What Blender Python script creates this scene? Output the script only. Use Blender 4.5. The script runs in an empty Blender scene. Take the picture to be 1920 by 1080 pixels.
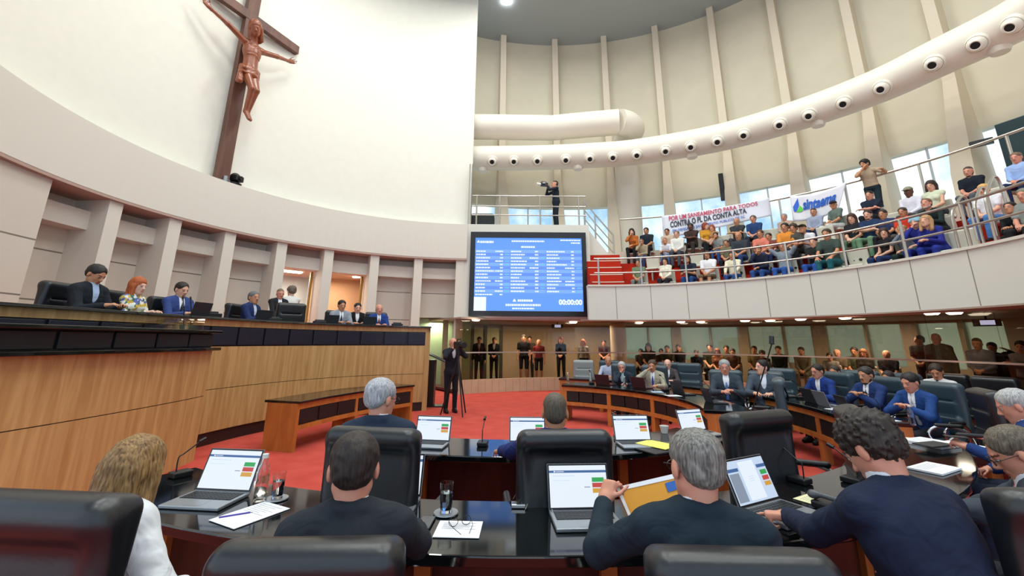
import bpy, math, random
import numpy as np
from mathutils import Vector, Matrix
random.seed(7)
SC = bpy.context.scene
COL = SC.collection
PI = math.pi
def rad(a): return a*PI/180.0
def deg(a): return a*180.0/PI

# ---------------------------------------------------------------- camera
FPX = 800.0; CX = 960.0; CYP = 440.0; EYE = 1.65
TH = math.atan(0.25); RO = rad(0.43)
_r0 = Vector((1,0,0)); _u0 = Vector((0,-math.sin(TH),math.cos(TH))); _f = Vector((0,math.cos(TH),math.sin(TH)))
_r = _r0*math.cos(RO)+_u0*math.sin(RO); _u = _u0*math.cos(RO)-_r0*math.sin(RO)
cd = bpy.data.cameras.new('camera'); cam = bpy.data.objects.new('camera', cd); COL.objects.link(cam)
cd.sensor_width = 36.0; cd.lens = FPX/1920*36; cd.shift_y = -100/1920.0; cd.clip_start = .05; cd.clip_end = 400
M = Matrix.Identity(4)
for i in range(3): M[i][0]=_r[i]; M[i][1]=_u[i]; M[i][2]=-_f[i]
M.translation = (0,0,EYE)
cam.matrix_world = M
SC.camera = cam
def ray(px, py): return _f + _r*((px-CX)/FPX) - _u*((py-CYP)/FPX)
def on_z(px, py, z):
    d = ray(px,py); return Vector((0,0,EYE)) + d*((z-EYE)/d.z)
def on_depth(px, py, t): return Vector((0,0,EYE)) + ray(px,py)*t
def on_y(px, py, Y):
    d = ray(px,py); return Vector((0,0,EYE)) + d*(Y/d.y)
def on_circle(px, py, c, r, far=True):
    d = ray(px,py); A = d.x*d.x+d.y*d.y; B = -2*(d.x*c[0]+d.y*c[1]); C_ = c[0]**2+c[1]**2-r*r
    D = max(B*B-4*A*C_, 0); t = (-B+(1 if far else -1)*math.sqrt(D))/(2*A)
    return Vector((0,0,EYE)) + d*t

O = (0.0, 7.2)      # centre of the desks
W = (-1.2, 7.8)     # centre of the dais wall
G = (2.8, 8.6)      # centre of the gallery
U = (2.0, 6.5)      # centre of the outer wall
def pol(c, r, a): return (c[0]+r*math.cos(rad(a)), c[1]+r*math.sin(rad(a)))
def ang(c, p):
    a = deg(math.atan2(p[1]-c[1], p[0]-c[0])); return a+360 if a<-90 else a

# ---------------------------------------------------------------- materials
def lin(h):
    h = h.lstrip('#'); v = [int(h[i:i+2],16)/255 for i in (0,2,4)]
    return tuple(x/12.92 if x<=.04045 else ((x+.055)/1.055)**2.4 for x in v)
MATS = {}
def nodes(m):
    m.use_nodes = True; return m.node_tree.nodes, m.node_tree.links
def bsdf(m): return m.node_tree.nodes['Principled BSDF']
def plain(name, h, rough=.6, metal=0, spec=.5, bump=0, bscale=60, var=0, coat=0):
    if name in MATS: return MATS[name]
    m = bpy.data.materials.new(name); N,L = nodes(m); b = bsdf(m)
    c = lin(h)
    b.inputs['Base Color'].default_value = (*c,1); b.inputs['Roughness'].default_value = rough
    b.inputs['Metallic'].default_value = metal; b.inputs['Specular IOR Level'].default_value = spec
    b.inputs['Coat Weight'].default_value = coat
    if bump or var:
        tc = N.new('ShaderNodeTexCoord'); nz = N.new('ShaderNodeTexNoise'); nz.inputs['Scale'].default_value = bscale; nz.inputs['Detail'].default_value = 4
        L.new(tc.outputs['Object'], nz.inputs['Vector'])
        if bump:
            bp = N.new('ShaderNodeBump'); bp.inputs['Strength'].default_value = bump; bp.inputs['Distance'].default_value = .02
            L.new(nz.outputs['Fac'], bp.inputs['Height']); L.new(bp.outputs['Normal'], b.inputs['Normal'])
        if var:
            rp = N.new('ShaderNodeValToRGB')
            rp.color_ramp.elements[0].position=.3; rp.color_ramp.elements[1].position=.7
            rp.color_ramp.elements[0].color = (*[x*(1-var) for x in c],1); rp.color_ramp.elements[1].color = (*[min(1,x*(1+var)) for x in c],1)
            L.new(nz.outputs['Fac'], rp.inputs['Fac']); L.new(rp.outputs['Color'], b.inputs['Base Color'])
    MATS[name] = m; return m
def wood(name, h1, h2, scale=(9,9,.7), rough=.42):
    m = bpy.data.materials.new(name); N,L = nodes(m); b = bsdf(m)
    tc = N.new('ShaderNodeTexCoord'); mp = N.new('ShaderNodeMapping'); mp.inputs['Scale'].default_value = scale
    n1 = N.new('ShaderNodeTexNoise'); n1.inputs['Scale'].default_value = 1.6; n1.inputs['Detail'].default_value = 6; n1.inputs['Distortion'].default_value = .6
    rp = N.new('ShaderNodeValToRGB'); e = rp.color_ramp.elements
    e[0].position=.32; e[0].color=(*lin(h1),1); e[1].position=.68; e[1].color=(*lin(h2),1)
    L.new(tc.outputs['Object'], mp.inputs['Vector']); L.new(mp.outputs['Vector'], n1.inputs['Vector'])
    L.new(n1.outputs['Fac'], rp.inputs['Fac']); L.new(rp.outputs['Color'], b.inputs['Base Color'])
    b.inputs['Roughness'].default_value = rough
    MATS[name] = m; return m
def emit(name, h, s):
    if name in MATS: return MATS[name]
    m = bpy.data.materials.new(name); N,L = nodes(m); b = bsdf(m)
    b.inputs['Base Color'].default_value = (0.02,0.02,0.02,1)
    b.inputs['Emission Color'].default_value = (*lin(h),1); b.inputs['Emission Strength'].default_value = s
    MATS[name] = m; return m
def glassy(name, h, mix, rough=.02):      # thin architectural pane: mostly transparent, some mirror
    m = bpy.data.materials.new(name); N,L = nodes(m); N.remove(bsdf(m)); out = N['Material Output']
    t = N.new('ShaderNodeBsdfTransparent'); t.inputs['Color'].default_value = (*lin(h),1)
    g = N.new('ShaderNodeBsdfGlossy'); g.inputs['Roughness'].default_value = rough; g.inputs['Color'].default_value=(.9,.9,.9,1)
    mx = N.new('ShaderNodeMixShader'); mx.inputs['Fac'].default_value = mix
    L.new(t.outputs[0], mx.inputs[1]); L.new(g.outputs[0], mx.inputs[2]); L.new(mx.outputs[0], out.inputs['Surface'])
    MATS[name] = m; return m

m_wallw = plain('plaster_white', '#e8e6da', .8, bump=.05, bscale=4, var=.015)
m_band  = plain('plaster_band', '#dbd6ca', .8)
m_outer = plain('plaster_beige', '#d3cab4', .8, var=.03, bscale=1.2)
m_rib   = plain('rib_cream', '#dacdb8', .75)
m_pillar= plain('column_cream', '#d9d3c6', .7)
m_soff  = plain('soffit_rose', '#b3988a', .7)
m_ceil  = plain('ceiling_grey', '#a0aaac', .28, spec=.5)
m_fasc  = plain('fascia_cream', '#d8d6cb', .6)
m_gap   = plain('joint_grey', '#8f8878', .8)
m_duct  = plain('duct_white', '#e3dccd', .45)
m_black = plain('black_plastic', '#101216', .4)
m_dark  = plain('dark_hole', '#080808', .7)
m_leath = plain('black_leather', '#14181c', .36, spec=.6, bump=.05, bscale=25)
m_teal  = plain('teal_leather', '#33464f', .38, spec=.6, bump=.05, bscale=25)
m_top   = plain('black_granite', '#0c1011', .07, spec=.7)
m_pad   = plain('navy_pad', '#15192c', .42)
m_padb  = plain('black_pad', '#131315', .5)
m_chrome= plain('chrome', '#c6c9cc', .22, metal=1)
m_steel = plain('brushed_steel', '#a8a49c', .35, metal=1)
m_silver= plain('laptop_silver', '#9aa0a6', .35, metal=.6)
m_keys  = plain('keyboard_dark', '#23272c', .5)
m_paper = plain('paper_white', '#eceef2', .7)
m_white = plain('white_plastic', '#dcdcd4', .5)
m_seatc = plain('cream_seat', '#cfccbc', .5)
m_oak   = wood('light_oak', '#ad8550', '#c9a56c')
m_orange= wood('orange_wood', '#a8622a', '#c27a38', (5,5,1.2))
m_mahog = wood('mahogany', '#3a1710', '#552418', (5,5,1.2))
m_kick  = plain('kick_dark', '#2a1c1a', .5)
m_cross = wood('cross_wood', '#54342a', '#6d4636', (4,4,.6), .5)
m_carve = plain('carved_wood', '#8a4a2c', .32, spec=.6, var=.15, bscale=12)
m_metal_w = plain('rail_steel', '#b9b6ae', .3, metal=.8)
m_pane  = glassy('clear_pane', '#f4f7f6', .02)
m_screeng = glassy('tinted_glass', '#dcd3c6', .03)

def carpet():
    m = bpy.data.materials.new('red_carpet'); N,L = nodes(m); b = bsdf(m)
    tc = N.new('ShaderNodeTexCoord'); n = N.new('ShaderNodeTexNoise'); n.inputs['Scale'].default_value = 3; n.inputs['Detail'].default_value = 8
    rp = N.new('ShaderNodeValToRGB'); rp.color_ramp.elements[0].position=.3; rp.color_ramp.elements[1].position=.75
    rp.color_ramp.elements[0].color=(*lin('#b8463a'),1); rp.color_ramp.elements[1].color=(*lin('#c9554a'),1)
    n2 = N.new('ShaderNodeTexNoise'); n2.inputs['Scale'].default_value = 220
    bp = N.new('ShaderNodeBump'); bp.inputs['Strength'].default_value=.4; bp.inputs['Distance'].default_value=.01
    L.new(tc.outputs['Object'], n.inputs['Vector']); L.new(n.outputs['Fac'], rp.inputs['Fac']); L.new(rp.outputs['Color'], b.inputs['Base Color'])
    L.new(tc.outputs['Object'], n2.inputs['Vector']); L.new(n2.outputs['Fac'], bp.inputs['Height']); L.new(bp.outputs['Normal'], b.inputs['Normal'])
    b.inputs['Roughness'].default_value=.9; b.inputs['Specular IOR Level'].default_value=.15
    return m
m_carpet = carpet()
m_step = plain('step_carpet', '#b5301f', .9, spec=.1)

# ---------------------------------------------------------------- mesh builder
def link(o, parent=None, label=None, cat=None, group=None, kind=None):
    COL.objects.link(o)
    if parent is not None: o.parent = parent
    tag(o, label, cat, group, kind); return o
def tag(o, label=None, cat=None, group=None, kind=None):
    if label: o['label'] = label
    if cat: o['category'] = cat
    if group: o['group'] = group
    if kind: o['kind'] = kind
    return o
def empty(name, loc, rz=0, label=None, cat=None, group=None):
    o = bpy.data.objects.new(name, None); o.location = loc; o.rotation_euler = (0,0,rz); o.empty_display_size=.1
    return link(o, None, label, cat, group)
class MB:
    def __init__(s): s.v=[]; s.f=[]; s.m=[]; s.cur=0; s.xf=None
    def addv(s, vs):
        b = len(s.v)
        if s.xf is not None: vs = [s.xf @ Vector(v) for v in vs]
        s.v += [tuple(v) for v in vs]; return b
    def face(s, vs, fs):
        b = s.addv(vs); s.f += [tuple(b+i for i in f) for f in fs]; s.m += [s.cur]*len(fs); return s
    def box(s, lo, hi):
        x0,y0,z0 = lo; x1,y1,z1 = hi
        return s.face([(x0,y0,z0),(x1,y0,z0),(x1,y1,z0),(x0,y1,z0),(x0,y0,z1),(x1,y0,z1),(x1,y1,z1),(x0,y1,z1)],
          [(0,3,2,1),(4,5,6,7),(0,1,5,4),(1,2,6,5),(2,3,7,6),(3,0,4,7)])
    def tube(s, pts, r, n=10, caps=True):
        pts = [Vector(p) for p in pts]; rings=[]
        up = Vector((0,0,1)); prev=None
        for i,p in enumerate(pts):
            d = (pts[min(i+1,len(pts)-1)]-pts[max(i-1,0)]).normalized()
            if prev is None:
                a = d.cross(up)
                if a.length<.05: a = d.cross(Vector((1,0,0)))
            else: a = prev - d*prev.dot(d)
            a.normalize(); b = d.cross(a); prev = a
            rr = r[i] if isinstance(r,(list,tuple)) else r
            rings.append([p + (a*math.cos(2*PI*k/n)+b*math.sin(2*PI*k/n))*rr for k in range(n)])
        vs = [v for R_ in rings for v in R_]; fs=[]
        for i in range(len(rings)-1):
            for k in range(n):
                k2=(k+1)%n; fs.append((i*n+k,i*n+k2,(i+1)*n+k2,(i+1)*n+k))
        if caps: fs.append(tuple(range(n-1,-1,-1))); fs.append(tuple((len(rings)-1)*n+k for k in range(n)))
        return s.face(vs, fs)
    def lathe(s, prof, n=24, c=(0,0,0)):
        vs=[]; fs=[]
        for (r,z) in prof:
            for k in range(n): vs.append((c[0]+r*math.cos(2*PI*k/n), c[1]+r*math.sin(2*PI*k/n), c[2]+z))
        for i in range(len(prof)-1):
            for k in range(n):
                k2=(k+1)%n; fs.append((i*n+k,i*n+k2,(i+1)*n+k2,(i+1)*n+k))
        if prof[0][0]>1e-4: fs.append(tuple(range(n-1,-1,-1)))
        if prof[-1][0]>1e-4: fs.append(tuple((len(prof)-1)*n+k for k in range(n)))
        return s.face(vs, fs)
    def ribbon(s, path, a, b, z0, z1, z0b=None, z1b=None):   # solid strip along a plan path between side offsets a and b
        n = len(path); P=[Vector((p[0],p[1],0)) for p in path]; vs=[]
        z0b = z0 if z0b is None else z0b; z1b = z1 if z1b is None else z1b
        for i,p in enumerate(P):
            d = (P[min(i+1,n-1)]-P[max(i-1,0)]).normalized(); nn = Vector((d.y,-d.x,0))
            A = p+nn*a; B = p+nn*b
            vs += [(A.x,A.y,z0),(B.x,B.y,z0b),(B.x,B.y,z1b),(A.x,A.y,z1)]
        fs=[(0,1,2,3),tuple((n-1)*4+k for k in (3,2,1,0))]
        for i in range(n-1):
            for k in range(4):
                k2=(k+1)%4; fs.append((i*4+k,(i+1)*4+k,(i+1)*4+k2,i*4+k2))
        return s.face(vs, fs)
    def disc(s, c, nrm, r, n=20):
        nrm = Vector(nrm).normalized(); a = nrm.cross(Vector((0,0,1)))
        if a.length<.05: a = Vector((1,0,0))
        a.normalize(); b = nrm.cross(a); c=Vector(c)
        return s.face([c+(a*math.cos(2*PI*k/n)+b*math.sin(2*PI*k/n))*r for k in range(n)], [tuple(range(n))])
    def build(s, name, mats, parent=None, smooth=False, bevel=0, label=None, cat=None, group=None, kind=None, autosm=None):
        me = bpy.data.meshes.new(name); me.from_pydata(s.v, [], s.f)
        if not isinstance(mats,(list,tuple)): mats=[mats]
        for m in mats: me.materials.append(m)
        me.polygons.foreach_set('material_index', s.m)
        if smooth: me.polygons.foreach_set('use_smooth', [True]*len(s.f))
        me.update()
        import bmesh
        bm = bmesh.new(); bm.from_mesh(me); bmesh.ops.recalc_face_normals(bm, faces=bm.faces); 
        if smooth:
            for e in bm.edges:
                if len(e.link_faces)==2 and e.calc_face_angle(0)>rad(40): e.smooth=False
        bm.to_mesh(me); bm.free()
        o = bpy.data.objects.new(name, me); link(o, parent, label, cat, group, kind)
        if bevel:
            md = o.modifiers.new('b','BEVEL'); md.width=bevel; md.segments=2; md.limit_method='ANGLE'
        return o
def arc(c, r, a0, a1, n=24): return [pol(c, r, a0+(a1-a0)*i/n) for i in range(n+1)]
def spline(pts, n=8):
    P=[Vector(p) for p in pts]; out=[]
    for i in range(len(P)-1):
        p0=P[max(i-1,0)]; p1=P[i]; p2=P[i+1]; p3=P[min(i+2,len(P)-1)]
        for k in range(n):
            t=k/n; out.append(.5*((2*p1)+(p2-p0)*t+(2*p0-5*p1+4*p2-p3)*t*t+(3*p1-p0-3*p2+p3)*t**3))
    out.append(P[-1]); return out
def sub(path, f0, f1, n=None):      # part of a polyline by arc-length fraction
    P=[Vector((*p[:2],0)) for p in path]; L=[0]
    for i in range(1,len(P)): L.append(L[-1]+(P[i]-P[i-1]).length)
    def at(f):
        s=f*L[-1]
        for i in range(1,len(P)):
            if L[i]>=s-1e-9:
                t=(s-L[i-1])/max(L[i]-L[i-1],1e-9); return P[i-1].lerp(P[i],t)
        return P[-1]
    n = n or max(2,int((f1-f0)*len(P)*1.2)+1)
    return [at(f0+(f1-f0)*i/n) for i in range(n+1)]
def plen(path): return sum((Vector(path[i+1][:2])-Vector(path[i][:2])).length for i in range(len(path)-1))
FONT_CACHE={}
def text_mesh(txt, bold=0):
    key=(txt,bold)
    if key in FONT_CACHE: return FONT_CACHE[key]
    cu = bpy.data.curves.new('t','FONT'); cu.body=txt; cu.size=1; cu.offset=bold; cu.resolution_u=3
    o = bpy.data.objects.new('t',cu); COL.objects.link(o); bpy.context.view_layer.update()
    me = bpy.data.meshes.new_from_object(o.evaluated_get(bpy.context.evaluated_depsgraph_get()))
    vs=[tuple(v.co) for v in me.vertices]; fs=[tuple(p.vertices) for p in me.polygons]
    bpy.data.objects.remove(o); 
    x0=min(v[0] for v in vs); x1=max(v[0] for v in vs); y0=min(v[1] for v in vs); y1=max(v[1] for v in vs)
    vs=[((v[0]-x0)/(x1-x0),(v[1]-y0)/(y1-y0)) for v in vs]
    FONT_CACHE[key]=(vs,fs); return vs,fs
def put_text(name, txt, mapf, mat, parent, bold=.02, label=None):  # mapf(u,v)->point, u,v in 0..1
    vs,fs = text_mesh(txt,bold); b=MB(); b.face([mapf(u,v) for u,v in vs], fs)
    me = bpy.data.meshes.new(name); me.from_pydata(b.v,[],b.f); me.materials.append(mat)
    o = bpy.data.objects.new(name,me); link(o,parent,label); return o
# ================================================================= SETTING
STR='structure'
def setting(b, name, mats, **k): return b.build(name, mats, kind=STR, **k)
# floor
b=MB(); b.box((-9,-3,-.1),(14,20,0)); setting(b,'floor',m_carpet)
# ceiling
b=MB(); b.lathe([(16.5,16.25),(16.5,16.4)],64,(0.5,6,0)); setting(b,'ceiling',m_ceil)
# left curved wall: projecting band, recessed upper wall
A0=93.2
b=MB(); b.ribbon(arc(W,7.0,A0,222,60),0,.55,4.47,5.72); setting(b,'wall_left',m_band)
b=MB(); b.ribbon(arc(W,7.42,92.5,222,60),0,.3,5.3,16.3); setting(b,'wall_left_upper',m_wallw,smooth=True)
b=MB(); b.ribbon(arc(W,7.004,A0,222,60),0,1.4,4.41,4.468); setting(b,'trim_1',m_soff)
# columns below the band
colpx=[(214,380),(328,405),(431,435),(528,458),(617,468),(703,480),(785,486),(863,487)]
cang=[ang(W,on_circle(px,py,W,7.15)) for px,py in colpx]
for i,a in enumerate(cang):
    b=MB(); w=1.15
    zb = 1.3 if i<6 else 0
    b.ribbon(arc(W,7.08,a-w,a+w,2),0,.85,zb,4.41); setting(b,'trim_%d'%(10+i),m_pillar)
aL=ang(W,on_circle(97,345,W,7.1))
def panel_mat(z1,z2):
    m=bpy.data.materials.new('wall_panel'); N,L=nodes(m); s=bsdf(m); s.inputs['Roughness'].default_value=.75
    tc=N.new('ShaderNodeTexCoord'); sp=N.new('ShaderNodeSeparateXYZ'); L.new(tc.outputs['Object'],sp.inputs[0])
    prev=None
    for z in (z1,z2):
        su=N.new('ShaderNodeMath'); su.operation='SUBTRACT'; su.inputs[1].default_value=z; L.new(sp.outputs['Z'],su.inputs[0])
        ab=N.new('ShaderNodeMath'); ab.operation='ABSOLUTE'; L.new(su.outputs[0],ab.inputs[0])
        lt=N.new('ShaderNodeMath'); lt.operation='LESS_THAN'; lt.inputs[1].default_value=.014; L.new(ab.outputs[0],lt.inputs[0])
        if prev: 
            mx=N.new('ShaderNodeMath'); mx.operation='MAXIMUM'; L.new(prev.outputs[0],mx.inputs[0]); L.new(lt.outputs[0],mx.inputs[1]); prev=mx
        else: prev=lt
    mx=N.new('ShaderNodeMixRGB'); mx.inputs[1].default_value=(*lin('#d3cabc'),1); mx.inputs[2].default_value=(*lin('#7d7468'),1)
    L.new(prev.outputs[0],mx.inputs[0]); L.new(mx.outputs[0],s.inputs['Base Color']); return m
m_panel=panel_mat(2.35,3.3)
b=MB(); b.ribbon(arc(W,7.1,aL,222,20),0,.9,1.3,4.41); setting(b,'wall_left_panel',m_panel)
edges=[aL]+cang
for i in range(len(edges)-1):
    a1=edges[i]; a0=edges[i+1]
    b=MB(); b.ribbon(arc(W,7.45,a0,a1,6),0,.5,3.78,4.16); setting(b,'trim_%d'%(20+i),m_pillar)
    if i in (4,5):
        b=MB(); b.ribbon(arc(W,7.6,a0,a1,6),0,.4,4.1,4.41); setting(b,'trim_%d'%(30+i),m_soff)
        continue
    if i==7:
        b=MB(); b.ribbon(arc(W,7.85,a0,a1,6),0,.12,2.45,4.41); setting(b,'wall_panel_%d'%i,m_panel)
    else:
        b=MB(); b.ribbon(arc(W,7.85,a0,a1,6),0,.12,1.3 if i<6 else 0,4.41); setting(b,'wall_panel_%d'%i,m_panel)
# small black room behind the two open bays
a0=edges[6]; a1=edges[4]; am=edges[5]
m_warm=plain('warm_wall','#c9a27c',.8); m_cool=plain('cool_wall','#c4cdc8',.7); m_roomc=plain('room_ceiling','#c8b59c',.8)
b=MB(); b.ribbon(arc(W,10.4,am-2,a1+16,10),0,.1,1.3,4.4); setting(b,'wall_room_cool',m_cool)
b=MB(); b.ribbon(arc(W,10.0,a0-14,am-2,10),0,.1,1.3,4.4); setting(b,'wall_room_warm',m_warm)
b=MB(); b.ribbon(arc(W,7.97,a0-14,a1+16,14),0,2.6,3.9,3.95); setting(b,'ceiling_room',m_roomc)
b=MB(); b.ribbon(arc(W,7.97,a0-14,a1+16,14),0,2.6,1.2,1.3); setting(b,'floor_room',m_carpet)
m_gold=plain('door_trim','#b08a48',.4,metal=.5)
for q,aa in enumerate((edges[5]+1.6,edges[6]+1.6)):
    b=MB(); b.ribbon(arc(W,7.9,aa-.25,aa+.25,1),0,.08,1.3,3.85); setting(b,'trim_%d'%(40+q),m_gold)
m_lampw=emit('lamp_panel','#fff4dc',9)
for q,(px,py) in enumerate(((553,497),(538,507))):
    p=on_z(px,py,3.89); r_=math.hypot(p.x-W[0],p.y-W[1]); aa=ang(W,p)
    b=MB(); b.ribbon(arc(W,min(r_,9.6),aa-3.2,aa+2.2,3),0,.25,3.86,3.899)
    b.build('ceiling_light',m_lampw,label='long glowing ceiling panel seen through the opening above the dais, '+('nearer one' if q==0 else 'farther one'),cat='light',group='panel lights in the back room')
for q,(px,py) in enumerate(((657,510),(668,519))):
    p=on_z(px,py,3.89)
    b=MB(); b.lathe([(.13,3.86),(.13,3.899)],16,(p.x,p.y,0))
    b.build('downlight',m_lampw,label='small round ceiling lamp in the warm back room, '+('nearer' if q==0 else 'farther')+' of the pair',cat='light',group='round lamps in the back room')
# green glazed door bay at the dais end
m_green=plain('green_glass','#9fae84',.25)
b=MB(); b.ribbon(arc(W,8.6,edges[8]-3,edges[7]+10,6),0,.06,0,2.45); setting(b,'wall_lobby',m_green)
b=MB(); b.ribbon(arc(W,8.0,edges[8]+.6,edges[8]+1.4,1),0,.12,0,2.45)
b.ribbon(arc(W,8.0,edges[8]+2.6,edges[8]+4.0,1),0,.2,0,2.45); setting(b,'door_1',plain('door_frame','#8b7a58',.5))

# block carrying the screen, with the camera platform on top
b=MB(); b.box((-1.72,14.88,2.42),(2.78,18.2,5.75)); setting(b,'wall_screen',m_fasc)
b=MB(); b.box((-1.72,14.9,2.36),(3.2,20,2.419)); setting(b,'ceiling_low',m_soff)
# stair stringer to the right of the platform
b=MB(); b.face([(2.78,15.3,3.62),(3.75,15.3,3.62),(3.75,15.3,4.5),(2.78,15.3,5.75),(2.78,16.6,3.62),(3.75,16.6,3.62),(3.75,16.6,4.5),(2.78,16.6,5.75)],
   [(0,1,2,3),(7,6,5,4),(0,4,5,1),(1,5,6,2),(2,6,7,3),(3,7,4,0)]); setting(b,'wall_stair',m_fasc)

# gallery balcony fascia with joints
KA=.84
GU=(G[0]*KA,G[1]*KA)
def ZK(z): return EYE+(z-EYE)*KA
GF=arc(GU,6.85*KA,-50,90.3,70)
b=MB(); b.ribbon(GF,0,.25,ZK(2.42),ZK(3.62))
b.cur=1
for k in range(14):
    a=82-10*k
    b.ribbon(arc(GU,6.848*KA,a-.09,a+.09,1),0,.02,ZK(2.43),ZK(3.61))
b.cur=2; b.ribbon(arc(GU,6.80*KA,-50,90.3,70),0,.33,ZK(3.6),ZK(3.66))
setting(b,'wall_gallery_front',[m_fasc,m_gap,m_pillar])
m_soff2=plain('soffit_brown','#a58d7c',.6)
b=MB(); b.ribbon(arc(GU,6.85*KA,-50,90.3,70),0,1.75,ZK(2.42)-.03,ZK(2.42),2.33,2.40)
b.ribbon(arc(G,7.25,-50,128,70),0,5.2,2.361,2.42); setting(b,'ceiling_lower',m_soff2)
# low wall and glass screen under the gallery
b=MB(); b.ribbon(arc(G,7.3,-50,128,80),0,.18,0,.42); b.cur=1
for k in range(88): 
    a=-48+2*k; b.ribbon(arc(G,7.298,a-.05,a+.05,1),0,.02,.01,.41)
m_basew=plain('low_wall_wood','#bda588',.5,var=.08,bscale=3); setting(b,'wall_low',[m_basew,m_gap])
for k in range(17):
    a=-48+10.4*k
    b=MB(); b.ribbon(arc(G,7.38,a,a+10.4,8),0,.015,.42,2.36); setting(b,'window_%d'%(k+1),m_screeng)
b=MB(); b.ribbon(arc(G,7.34,-50,128,80),0,.03,1.26,1.3); setting(b,'trim_2',plain('glass_rail','#a49a90',.4))
# zone behind the glass
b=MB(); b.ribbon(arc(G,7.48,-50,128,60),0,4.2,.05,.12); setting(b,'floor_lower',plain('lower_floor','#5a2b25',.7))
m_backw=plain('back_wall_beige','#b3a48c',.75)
winpx=[(1173,1215),(1218,1260),(1278,1332),(1335,1385),(1405,1469),(1473,1525),(1552,1625),(1630,1695),(1726,1805),(1815,1890)]
RB=11.0
def frosted():
    m=bpy.data.materials.new('frosted_pane'); N,L=nodes(m); N.remove(bsdf(m))
    t=N.new('ShaderNodeBsdfTransparent'); t.inputs['Color'].default_value=(*lin('#ccd6c8'),1)
    g=N.new('ShaderNodeBsdfTranslucent'); g.inputs['Color'].default_value=(*lin('#dfe8da'),1)
    mx=N.new('ShaderNodeMixShader'); mx.inputs['Fac'].default_value=.5
    L.new(t.outputs[0],mx.inputs[1]); L.new(g.outputs[0],mx.inputs[2]); L.new(mx.outputs[0],N['Material Output'].inputs['Surface']); return m
m_frost=frosted()
wa=[(ang(G,on_circle(x1,640,G,RB)),ang(G,on_circle(x0,640,G,RB))) for x0,x1 in winpx]
b=MB(); b.ribbon(arc(G,RB,-50,wa[-1][0],10),0,.2,.1,2.4)
b.ribbon(arc(G,RB,wa[0][1],128,20),0,.2,.1,2.4)
b.ribbon(arc(G,RB,wa[-1][0],wa[0][1],50),0,.2,.1,.95); b.ribbon(arc(G,RB,wa[-1][0],wa[0][1],50),0,.2,2.28,2.4)
for i in range(len(wa)-1):
    if wa[i][0]-wa[i+1][1]>.3: b.ribbon(arc(G,RB-.1,wa[i+1][1],wa[i][0],2),0,.3,.1,2.4)
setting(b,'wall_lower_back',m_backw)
m_mull=plain('dark_mullion','#3a403c',.5)
for i,(a,c) in enumerate(wa):
    b=MB(); b.ribbon(arc(G,RB+.08,a,c,4),0,.02,.95,2.28); b.cur=1
    b.ribbon(arc(G,RB+.05,a-.12,a+.12,1),0,.08,.95,2.28); setting(b,'window_%d'%(i+30),[m_frost,m_mull])
# lower left lobby behind the glass: pale doorway
m_lob=plain('lobby_green','#b7bd96',.6)
aa0=ang(G,on_circle(940,640,G,10.8)); aa1=ang(G,on_circle(886,640,G,10.8))
b=MB(); b.ribbon(arc(G,10.85,aa0,aa1,3),0,.05,.1,2.2); b.cur=1
for aq in (aa0,(aa0*.45+aa1*.55),aa1): b.ribbon(arc(G,10.8,aq-.35,aq+.35,1),0,.08,.1,2.3)
setting(b,'door_2',[m_lob,m_mull])
# pillar under gallery seen through the glass
for i,px in enumerate((1160,)):
    p=on_circle(px,650,G,8.6); b=MB(); b.lathe([(.3,.1),(.3,2.37)],24,(p.x,p.y,0)); setting(b,'trim_3',m_rib,smooth=True)

# gallery tiers
TZ=[3.02,3.60,4.08,4.44]; TR=[r*KA for r in (7.09,8.25,9.1,9.95,10.85)]
for k in range(4):
    b=MB(); b.ribbon(arc(GU,TR[k],-50,79,50),0,TR[4]-TR[k]+.1,2.45 if k==0 else TZ[k-1]-.02,TZ[k]); setting(b,'floor_gallery_%d'%(k+1),m_step)
b=MB(); b.ribbon(arc(GU,TR[4],-50,96,50),0,3.2,4.3,ZK(5.8)-.1); setting(b,'floor_gallery_top',m_rib)
# red aisle stair at the screen side
b=MB()
for k in range(6):
    b.ribbon(arc(GU,(7.1+.48*k)*KA,79,88,6),0,(3.4-.48*k)*KA,2.45,ZK(3.5+.36*k)); 
b.cur=1
for k in range(6): b.ribbon(arc(GU,(7.09+.48*k)*KA,79,88,6),0,.04,ZK(3.48+.36*k),ZK(3.515+.36*k))
setting(b,'floor_aisle_stair',[m_step,m_rib])

# outer wall with windows between ribs
ZW0,ZW1=4.7,7.6
b=MB(); b.ribbon(arc(U,12.2,-45,118,90),0,.3,ZW1,16.3); setting(b,'wall_outer_upper',m_outer,smooth=True)
b=MB(); b.ribbon(arc(U,12.2,-45,118,90),0,.3,2.4,ZW0); setting(b,'wall_outer_lower',m_outer,smooth=True)
ribpx=[(943,97),(1040,97),(1132,87),(1231,97),(1347,150),(1470,155),(1612,127),(1790,170)]
ra=[ang(U,on_circle(px,py,U,11.9)) for px,py in ribpx]
stp=ra[0]-ra[1]; ra=[ra[0]+stp*2,ra[0]+stp]+ra
while ra[-1]>-40: ra.append(ra[-1]-12.5)
for i,a in enumerate(ra):
    w=.16; c_,s_=math.cos(rad(a)),math.sin(rad(a)); b=MB()
    prof=[(11.72,16.25),(11.72,9.2),(11.05,6.2),(10.95,2.5)]
    wd=[.13,.15,.24,.28]; vs=[]
    for (r,z),w in zip(prof,wd):
        for rr in (r,12.25):
            for sg in (-1,1): vs.append((U[0]+rr*c_-sg*w*s_,U[1]+rr*s_+sg*w*c_,z))
    fs=[(0,1,3,2),(12,14,15,13)]
    for q in range(3):
        o_=q*4
        for (i0,i1) in ((0,1),(1,3),(3,2),(2,0)): fs.append((o_+i0,o_+i1,o_+4+i1,o_+4+i0))
    b.face(vs,fs); setting(b,'trim_%d'%(50+i),m_rib)
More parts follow.
